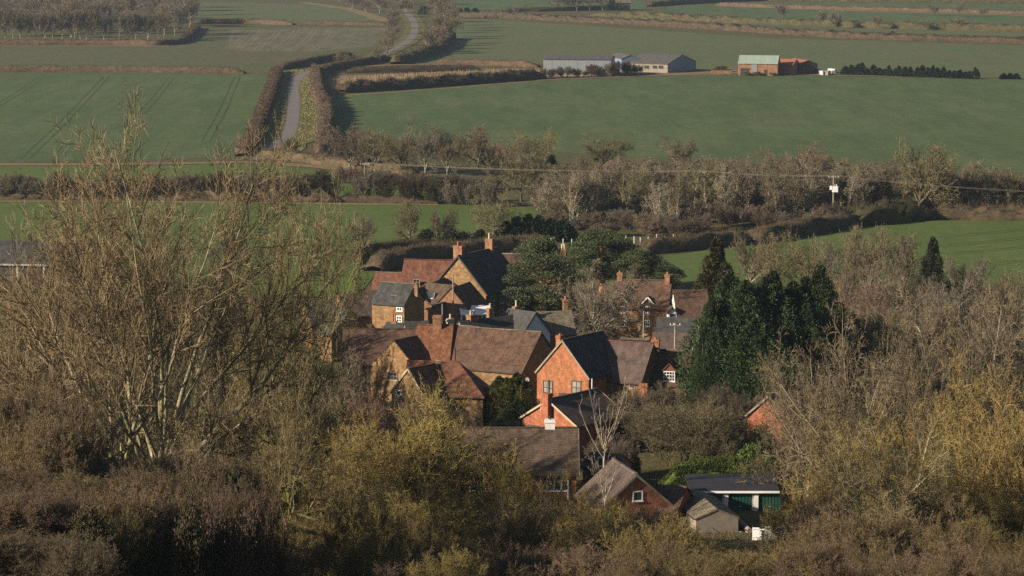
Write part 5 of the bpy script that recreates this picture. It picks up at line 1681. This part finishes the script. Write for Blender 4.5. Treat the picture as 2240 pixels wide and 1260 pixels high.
# scrub band between houses and slope, left and centre
GM = 'brown trees in the thicket left of the houses'
for i in range(30):
    x = -30 + rw_.uniform(0, 1) * 800
    Y = rw_.uniform(225, 330)
    yt = np.interp(x, [0, 600, 800], [620, 650, 800]) + rw_.uniform(-40, 120) + (300 - Y) * 0.5
    near('round', x, Y, yt, rw_.uniform(140, 240), rw_.choice((ASH, BROWN, OLIVE, (0.17, 0.13, 0.07))), 'brown bare tree in the thicket behind the great ash', GM, rw_.choice((B_GREY, B_DARK, (0.2, 0.18, 0.1))))
GC = 'reddish scrub below the stone gable'
for i in range(15):
    x = 610 + i * 26 + rw_.uniform(-10, 10)
    near('scrub', x, rw_.uniform(262, 277), rw_.uniform(872, 915), rw_.uniform(120, 180), rw_.choice(((0.19, 0.12, 0.09), (0.17, 0.115, 0.08), (0.15, 0.11, 0.07))), 'reddish brown twiggy bush below the small stone gable', GC, (0.2, 0.15, 0.1), 'bush', 'bush')

# the great trees on the left
near('ash0', 318, 150, 244, 940, ASH, 'great leafless ash with pale upswept limbs, tallest tree in view', None, (0.26, 0.225, 0.145), 'ash_tree', rz=0.6)
near('airy0', 652, 172, 396, 350, (0.17, 0.14, 0.07), 'second large bare tree with mossy stem right of the great ash', None, (0.17, 0.16, 0.05))
near('airy1', 30, 172, 470, 470, ASH, 'bare yellowish tree at the left edge below the sheet roofed barn', None, (0.25, 0.22, 0.13))
near('airy2', 520, 224, 660, 360, (0.16, 0.13, 0.07), 'low spreading bare tree between the two large ones', None, (0.22, 0.2, 0.11))
near('airy0', 190, 182, 640, 420, (0.17, 0.135, 0.075), 'bare tree behind the foot of the great ash', None, (0.22, 0.19, 0.12))
near('airy2', 600, 168, 760, 400, (0.155, 0.125, 0.065), 'crooked bare tree leaning right from the great ash', None, (0.2, 0.18, 0.1))

# mossy thorns along the bottom
TH = (('moss1', 1085, 201, 965, 320, (0.20, 0.155, 0.055), 'mossy thorn rising against the left part of the brown roof'), ('moss2', 835, 203, 905, 380, (0.2, 0.15, 0.055), 'tall mossy thorn below the small stone gable'), ('moss0', 955, 205, 868, 480, (0.22, 0.17, 0.058), 'broad mossy thorn in front of the white windowed house'), ('moss1', 790, 195, 960, 430, (0.21, 0.155, 0.055), 'mossy thorn left of the broad one'), ('moss2', 650, 178, 1000, 400, (0.195, 0.148, 0.055), 'mossy thorn below the crooked bare tree'),
      ('moss1', 1150, 186, 1030, 330, (0.22, 0.165, 0.05), 'mossy thorn hiding the right windows of the brick house'), ('moss2', 900, 172, 1085, 520, MOSS, 'low mossy thorn at the bottom centre'), ('moss0', 1215, 168, 1110, 380, (0.21, 0.165, 0.055), 'low mossy thorn at the bottom right of the brick house'),
      ('moss2', 2075, 196, 835, 430, (0.22, 0.16, 0.06), 'golden mossy thorn on the right, tallest of its row'), ('moss0', 2215, 186, 850, 360, (0.205, 0.148, 0.058), 'golden mossy thorn at the right edge'), ('moss1', 1835, 200, 925, 300, (0.22, 0.165, 0.065), 'mossy thorn right of the garage block'),
      ('moss0', 1960, 184, 960, 360, (0.21, 0.155, 0.05), 'mossy thorn behind the pale stemmed tree'), ('moss1', 2150, 168, 1040, 420, (0.19, 0.14, 0.045), 'low dark mossy thorn in the bottom right corner'), ('moss2', 1765, 190, 1075, 190, (0.25, 0.18, 0.06), 'small mossy thorn by the white wall remains'))
for k, x, Y, yt, w, c, lb in TH:
    near(k, x, Y, yt, w, c, lb, None, (0.075, 0.065, 0.035), 'thorn_tree')
near('airy1', 1945, 165, 900, 420, (0.20, 0.165, 0.09), 'pale stemmed forked tree at the bottom right', None, (0.42, 0.36, 0.25))
GZ = 'scrub along the bottom edge'
GY = 'purple brown scrub on the left slope'
for i in range(46):
    x = 560 + i * 37 + rw_.uniform(-20, 20)
    gap = 1480 < x < 1740
    near(rw_.choice(('scrub', 'moss', 'airy')), x, rw_.uniform(146, 184), rw_.uniform(1085, 1190) if not gap else rw_.uniform(1185, 1225), rw_.uniform(180, 280) if not gap else 120, rw_.choice(((0.16, 0.12, 0.065), (0.18, 0.14, 0.055), (0.16, 0.115, 0.08), (0.13, 0.10, 0.05))), 'leafless scrub along the bottom edge', GZ, rw_.choice((B_DARK, B_GREY)), 'bush', 'bush')
for i in range(24):
    x = 470 + i * 75 + rw_.uniform(-20, 20)
    near(rw_.choice(('scrub', 'moss', 'airy')), x, rw_.uniform(126, 143), rw_.uniform(1160, 1222) if not 1470 < x < 1730 else rw_.uniform(1222, 1240), rw_.uniform(190, 280), rw_.choice(((0.15, 0.115, 0.055), (0.17, 0.135, 0.05), (0.15, 0.105, 0.07), (0.12, 0.09, 0.05))), 'low twiggy thorn in the nearest row at the bottom', GZ, rw_.choice((B_DARK, B_GREY)), 'bush', 'bush')
for i in range(7):
    near('scrub', -30 + i * 34, rw_.uniform(86, 94), rw_.uniform(1165, 1205), 200, (0.13, 0.10, 0.065), 'low scrub in the extreme bottom corner', GY, B_DARK, 'bush', 'bush')
for i in range(9):
    x = 1250 + i * 27 + rw_.uniform(-12, 12)
    near('scrub', x, rw_.uniform(205, 225), rw_.uniform(1112, 1150), rw_.uniform(110, 150), rw_.choice(((0.20, 0.12, 0.09), (0.19, 0.13, 0.085))), 'reddish scrub in front of the brick gable with square window', 'reddish scrub near the brick gable', B_DARK, 'bush', 'bush')
for i in range(20):
    x = -20 + i * 26 + rw_.uniform(-12, 12)
    near('scrub', x, rw_.uniform(128, 142), rw_.uniform(870, 950) if x < 170 else rw_.uniform(985, 1050), rw_.uniform(190, 260), rw_.choice(((0.165, 0.122, 0.078), (0.16, 0.118, 0.07), (0.175, 0.132, 0.07))), 'purplish brown scrub below the great ash', GY, (0.17, 0.13, 0.1), 'bush', 'bush')
for i in range(14):
    x = -10 + i * 38 + rw_.uniform(-12, 12)
    if 360 < x < 470:
        continue
    near('scrub', x, rw_.uniform(112, 124), rw_.uniform(1010, 1090), rw_.uniform(200, 260), rw_.choice(((0.12, 0.088, 0.055), (0.115, 0.09, 0.048))), 'dark scrub in the bottom left corner', GY, B_DARK, 'bush', 'bush')
for i in range(24):
    x = -20 + i * 25 + rw_.uniform(-10, 10)
    Y = rw_.uniform(97, 110)
    if 380 < x < 480:
        continue
    near('scrub', x, Y, rw_.uniform(1060, 1150), rw_.uniform(170, 230), rw_.choice(((0.13, 0.09, 0.07), (0.11, 0.09, 0.05), (0.14, 0.10, 0.06))), 'low tangled scrub at the very bottom left edge', GY, B_DARK, 'bush', 'bush')
for i in range(40):
    x = -20 + i * 15 + rw_.uniform(-12, 12)
    plant_px(pick('bramble'), x, 0, rw_.uniform(1090, 1200), rw_.uniform(120, 190), rw_.choice(((0.085, 0.062, 0.044), (0.065, 0.058, 0.03), (0.10, 0.07, 0.05))), 'bramble', 'dark bramble with brown leaves at the bottom left', 'bush', GY, B_DARK, ('stems', 'foliage'), rw_.uniform(94, 122))
for x, Y, yt, w, lb in ((520, 128, 1030, 120, 'dark ivy clad stump below the second large tree'), (430, 116, 1150, 150, 'black green ivy bush at the bottom, left of centre')):
    plant_px('bush1', x, 0, yt, w, (0.03, 0.035, 0.015), 'ivy_bush', lb, 'bush', None, B_DARK, ('stems', 'foliage'), Y)

# bramble and dead stalks over the slope and the gardens
rs = np.random.RandomState(8)
N = 42000
Yv = 150 + rs.rand(N) ** 0.9 * 210
Xv = (rs.rand(N) - 0.5) * 2 * (Yv * 0.2 + 4)
pz = terrain(Xv, Yv)
d = nrm(rs.randn(N, 3) * 0.7 + [0, 0, 0.9])
V_, q_, t_ = leaf_cloud(rs, np.stack([Xv, Yv, pz], -1), d, 0.7, 0.05)
o = link('undergrowth', np_mesh('undergrowth', V_, None, t_, M['twig']))
o.color = (0.12, 0.09, 0.045, 1)
tag(o, 'brown bramble and dead stalks covering the slope and gardens', 'undergrowth', None, 'stuff')

# pale clutter seen through the twigs right of the garages
wr_ = np.random.RandomState(9)
for i in range(6):
    x, yb = 1656 + i * 13 + wr_.uniform(-3, 3), 1176 + wr_.uniform(-6, 6)
    yt = yb - wr_.uniform(14, 30)
    g = TR(x, yb + 6)
    h = P(x, yt, g[1])[2] - g[2]
    mb = MB()
    ww = 0.26 + wr_.rand() * 0.2
    mb.box(-ww, ww, -0.05, 0.05, -0.2, h)
    mb.bar((-ww, -0.08, h - 0.1), (ww, -0.08, h - 0.1), 0.07)
    mb.bar((-ww, -0.08, 0.3), (ww, -0.08, 0.3), 0.07)
    o = mb.build('garden_fence', M['white_render'])
    o.location = g
    o.rotation_euler = (0, 0, wr_.uniform(-0.2, 0.2))
    tag(o, 'weathered white fence panel seen through twigs below the garages', 'fence', 'white fence panels below the garages')

# ------------------------------------------------------------------ poles, wires, posts
def pole(px, ybase, ytop, r, mat, label, name='telegraph_pole', arm=0.0, Y=None, extra=None):
    g = G(px, ybase) if Y is None else np.array([P(px, 600, Y)[0], Y, 0.0])
    g[2] = float(terrain(g[0], g[1]))
    h = P(px, ytop, g[1])[2] - g[2]
    o = thing(name, label, 'pole', g)
    MB().tube((0, 0, -0.3), (0, 0, h), r, r * 0.7, 8).build('post', M[mat], o)
    if arm:
        MB().box(-arm, arm, -0.06, 0.06, h - 0.35, h - 0.22).build('crossarm', M['wood'], o)
        for s_ in (-0.9, -0.3, 0.3, 0.9):
            MB().tube((arm * s_, 0, h - 0.22), (arm * s_, 0, h - 0.05), 0.05, 0.03, 6).build('insulator', M['white'], o)
    return o, g, h


PW, pg, ph = pole(1822, 490, 384, 0.16, 'wood', 'wooden power pole carrying a white transformer above the belt of trees', arm=0.9)
tm = MB()
tm.box(-0.2, 0.75, -0.35, 0.35, ph - 2.9, ph - 1.9)
for s_ in (-0.05, 0.25, 0.55):
    tm.tube((s_, 0, ph - 1.9), (s_, 0, ph - 1.55), 0.06, 0.05, 6)
tb = tm.build('transformer', M['white'], PW)
MB().box(-0.65, -0.3, -0.15, 0.15, ph - 2.5, ph - 1.8).build('fuse_box', M['white'], PW)
PL, lg, lh = pole(1540, 478, 374, 0.14, 'wood', 'wooden power pole hidden among the belt trees, left of the transformer pole', arm=0.9)
pole(1655, 486, 452, 0.13, 'wood', 'short wooden pole in the belt of trees above the clipped hedge', 'pole')
pole(454, 425, 386, 0.12, 'wood', 'slim grey pole behind the great ash, further left', 'pole')
pole(566, 425, 380, 0.12, 'wood', 'slim grey pole behind the great ash, near the lane foot', 'pole')
pole(991, 0, 600, 0.13, 'wood', 'brown wooden pole in front of the manor gable', 'telegraph_pole', Y=345)
pole(995, 0, 762, 0.12, 'darkwood', 'short dark pole before the long brown tiled roof', 'telegraph_pole', Y=289)
TPo, tg, th = pole(1478, 0, 706, 0.16, 'wood', 'pale telegraph pole left of the dark cypresses', 'telegraph_pole', Y=303, arm=0.6)
pole(1408, 0, 680, 0.05, 'metal', 'thin grey street pole by the two gable cottage', 'street_pole', Y=330)
pole(967, 0, 665, 0.05, 'metal', 'thin aerial mast above the big brick chimney', 'aerial_mast', Y=312)


def wire(a, b, sag, r, label, seg=24, name='power_cable'):
    a, b = np.array(a), np.array(b)
    mb = MB()
    pts = []
    for i in range(seg + 1):
        t = i / seg
        p = a * (1 - t) + b * t
        p[2] -= sag * 4 * t * (1 - t)
        pts.append(p)
    c = pts[0].copy()
    for i in range(seg):
        mb.tube(pts[i] - c, pts[i + 1] - c, r, r, 4, False)
    o = mb.build(name, M['cable'])
    o.location = c
    tag(o, label, 'cable')
    return o


M['cable'] = plain_mat('aluminium_cable', (0.34, 0.29, 0.24), 0.6, 0.3, 0.05)
PE, eg, eh = pole(798, 441, 356, 0.13, 'wood', 'thin wooden power pole above the bushes by the middle field', arm=0.9)
e0 = eg + np.array([0, 0, eh])
e1 = np.array([P(2420, 424, pg[1])[0], pg[1], 0.0])
e1[2] = P(2420, 424, pg[1])[2]
for k, dx in enumerate((-0.8, 0.8)):
    nm = ('front', 'rear')[k]
    o3 = np.array([0, dx, 0])
    wire(e0 + o3, lg + o3 + [0, 0, lh], 0.6, 0.012, '%s power cable from the thin field pole to the hidden belt pole' % nm)
    wire(lg + o3 + [0, 0, lh], pg + o3 + [0, 0, ph], 0.35, 0.013, '%s power cable between the hidden belt pole and the transformer pole' % nm)
    wire(pg + o3 + [0, 0, ph], e1 + o3, 0.6, 0.013, '%s power cable from the transformer pole to the right edge' % nm)

dk = P(995, 766, 289.0)
for (x, y, Yw), lb in (((1156, 800, 293.0), 'thin dark house cable crossing the long brown roof'), ((1170, 930, 272.0), 'thin dark house cable running to the brick bungalow'), ((1478, 712, 303.0), 'thin dark cable between the two village telegraph poles')):
    wire(dk, P(x, y, Yw), 0.5, 0.014, lb, 14, 'house_cable').data.materials[0] = M['dark']
# white fence posts behind the pines
fr_ = random.Random(2)
FP = [(1035 + i * 24, 545 - i * 0.9) for i in range(12)] + [(1370 + i * 16.5, 533 - i * 0.6) for i in range(7)]
for i, (x, y) in enumerate(FP):
    x += fr_.uniform(-5, 5)
    g = G(x, y)
    h = fr_.uniform(0.9, 1.35)
    mb = MB()
    mb.box(-0.06, 0.06, -0.06, 0.06, -0.2, h)
    mb.face([(-0.06, -0.06, h), (0.06, -0.06, h), (0, 0, h + 0.08)])
    mb.face([(0.06, -0.06, h), (0.06, 0.06, h), (0, 0, h + 0.08)])
    mb.face([(0.06, 0.06, h), (-0.06, 0.06, h), (0, 0, h + 0.08)])
    mb.face([(-0.06, 0.06, h), (-0.06, -0.06, h), (0, 0, h + 0.08)])
    o = mb.build('fence_post', M['white'])
    o.location = g
    tag(o, 'pale fence post in the row behind the %s' % ('manor and broad pine' if i < 12 else 'large rounded pine'), 'post', 'pale fence posts behind the pines')
# marker posts by the belt
for x, y, lb in ((1738, 458, 'single white marker post in front of the clipped hedge'), (1478, 384, 'white marker board among the belt trees')):
    g = G(x, y + 6)
    mb = MB()
    mb.box(-0.18, 0.18, -0.05, 0.05, 0, 1.2)
    mb.box(-0.08, 0.08, -0.04, 0.04, -0.2, 0)
    o = mb.build('marker_post', M['white'])
    o.location = g
    tag(o, lb, 'post')
# stone wall by the lane in front of the two gable cottage
sw = House('rubble_wall', 'pale rubble stone garden wall behind the grey brown roof ridge', (1360, 738), (1420, 741), 3.2, 0.1, 0.25, M['stone_slate'], M['stone_slate'], cat='wall', sag=0.12)

# ------------------------------------------------------------------ haze
hz = MB()
hz.box(-5600, 5600, -500, 9500, -1.5, 62)
ho = hz.build('haze', M['cable'])
hm = bpy.data.materials.new('haze')
hm.use_nodes = True
hn = hm.node_tree
for n_ in list(hn.nodes):
    if n_.type == 'BSDF_PRINCIPLED':
        hn.nodes.remove(n_)
pv = hn.nodes.new('ShaderNodeVolumePrincipled')
pv.inputs['Color'].default_value = (0.74, 0.85, 1.0, 1)
pv.inputs['Density'].default_value = 0.000095
pv.inputs['Anisotropy'].default_value = 0.45
hn.links.new(pv.outputs[0], [n_ for n_ in hn.nodes if n_.type == 'OUTPUT_MATERIAL'][0].inputs['Volume'])
ho.data.materials[0] = hm
ho['kind'] = 'stuff'
ho['label'] = 'thin pale haze over the whole valley'
ho['category'] = 'haze'

# ------------------------------------------------------------------ things that stand in a row are told apart by their order
def ordinal(k):
    w = ('first', 'second', 'third', 'fourth', 'fifth', 'sixth', 'seventh', 'eighth', 'ninth', 'tenth')
    if k < 10:
        return w[k]
    k += 1
    return '%d%s' % (k, 'th' if 10 <= k % 100 <= 20 else {1: 'st', 2: 'nd', 3: 'rd'}.get(k % 10, 'th'))


same = {}
for o in S.objects:
    if o.parent is None and 'label' in o.keys():
        same.setdefault(o['label'], []).append(o)
for lb, os_ in same.items():
    if 2 <= len(os_) <= 60:
        os_.sort(key=lambda o: o.location.x / o.location.y)
        for k, o in enumerate(os_):
            o['label'] = '%s, %s from left' % (lb, ordinal(k))
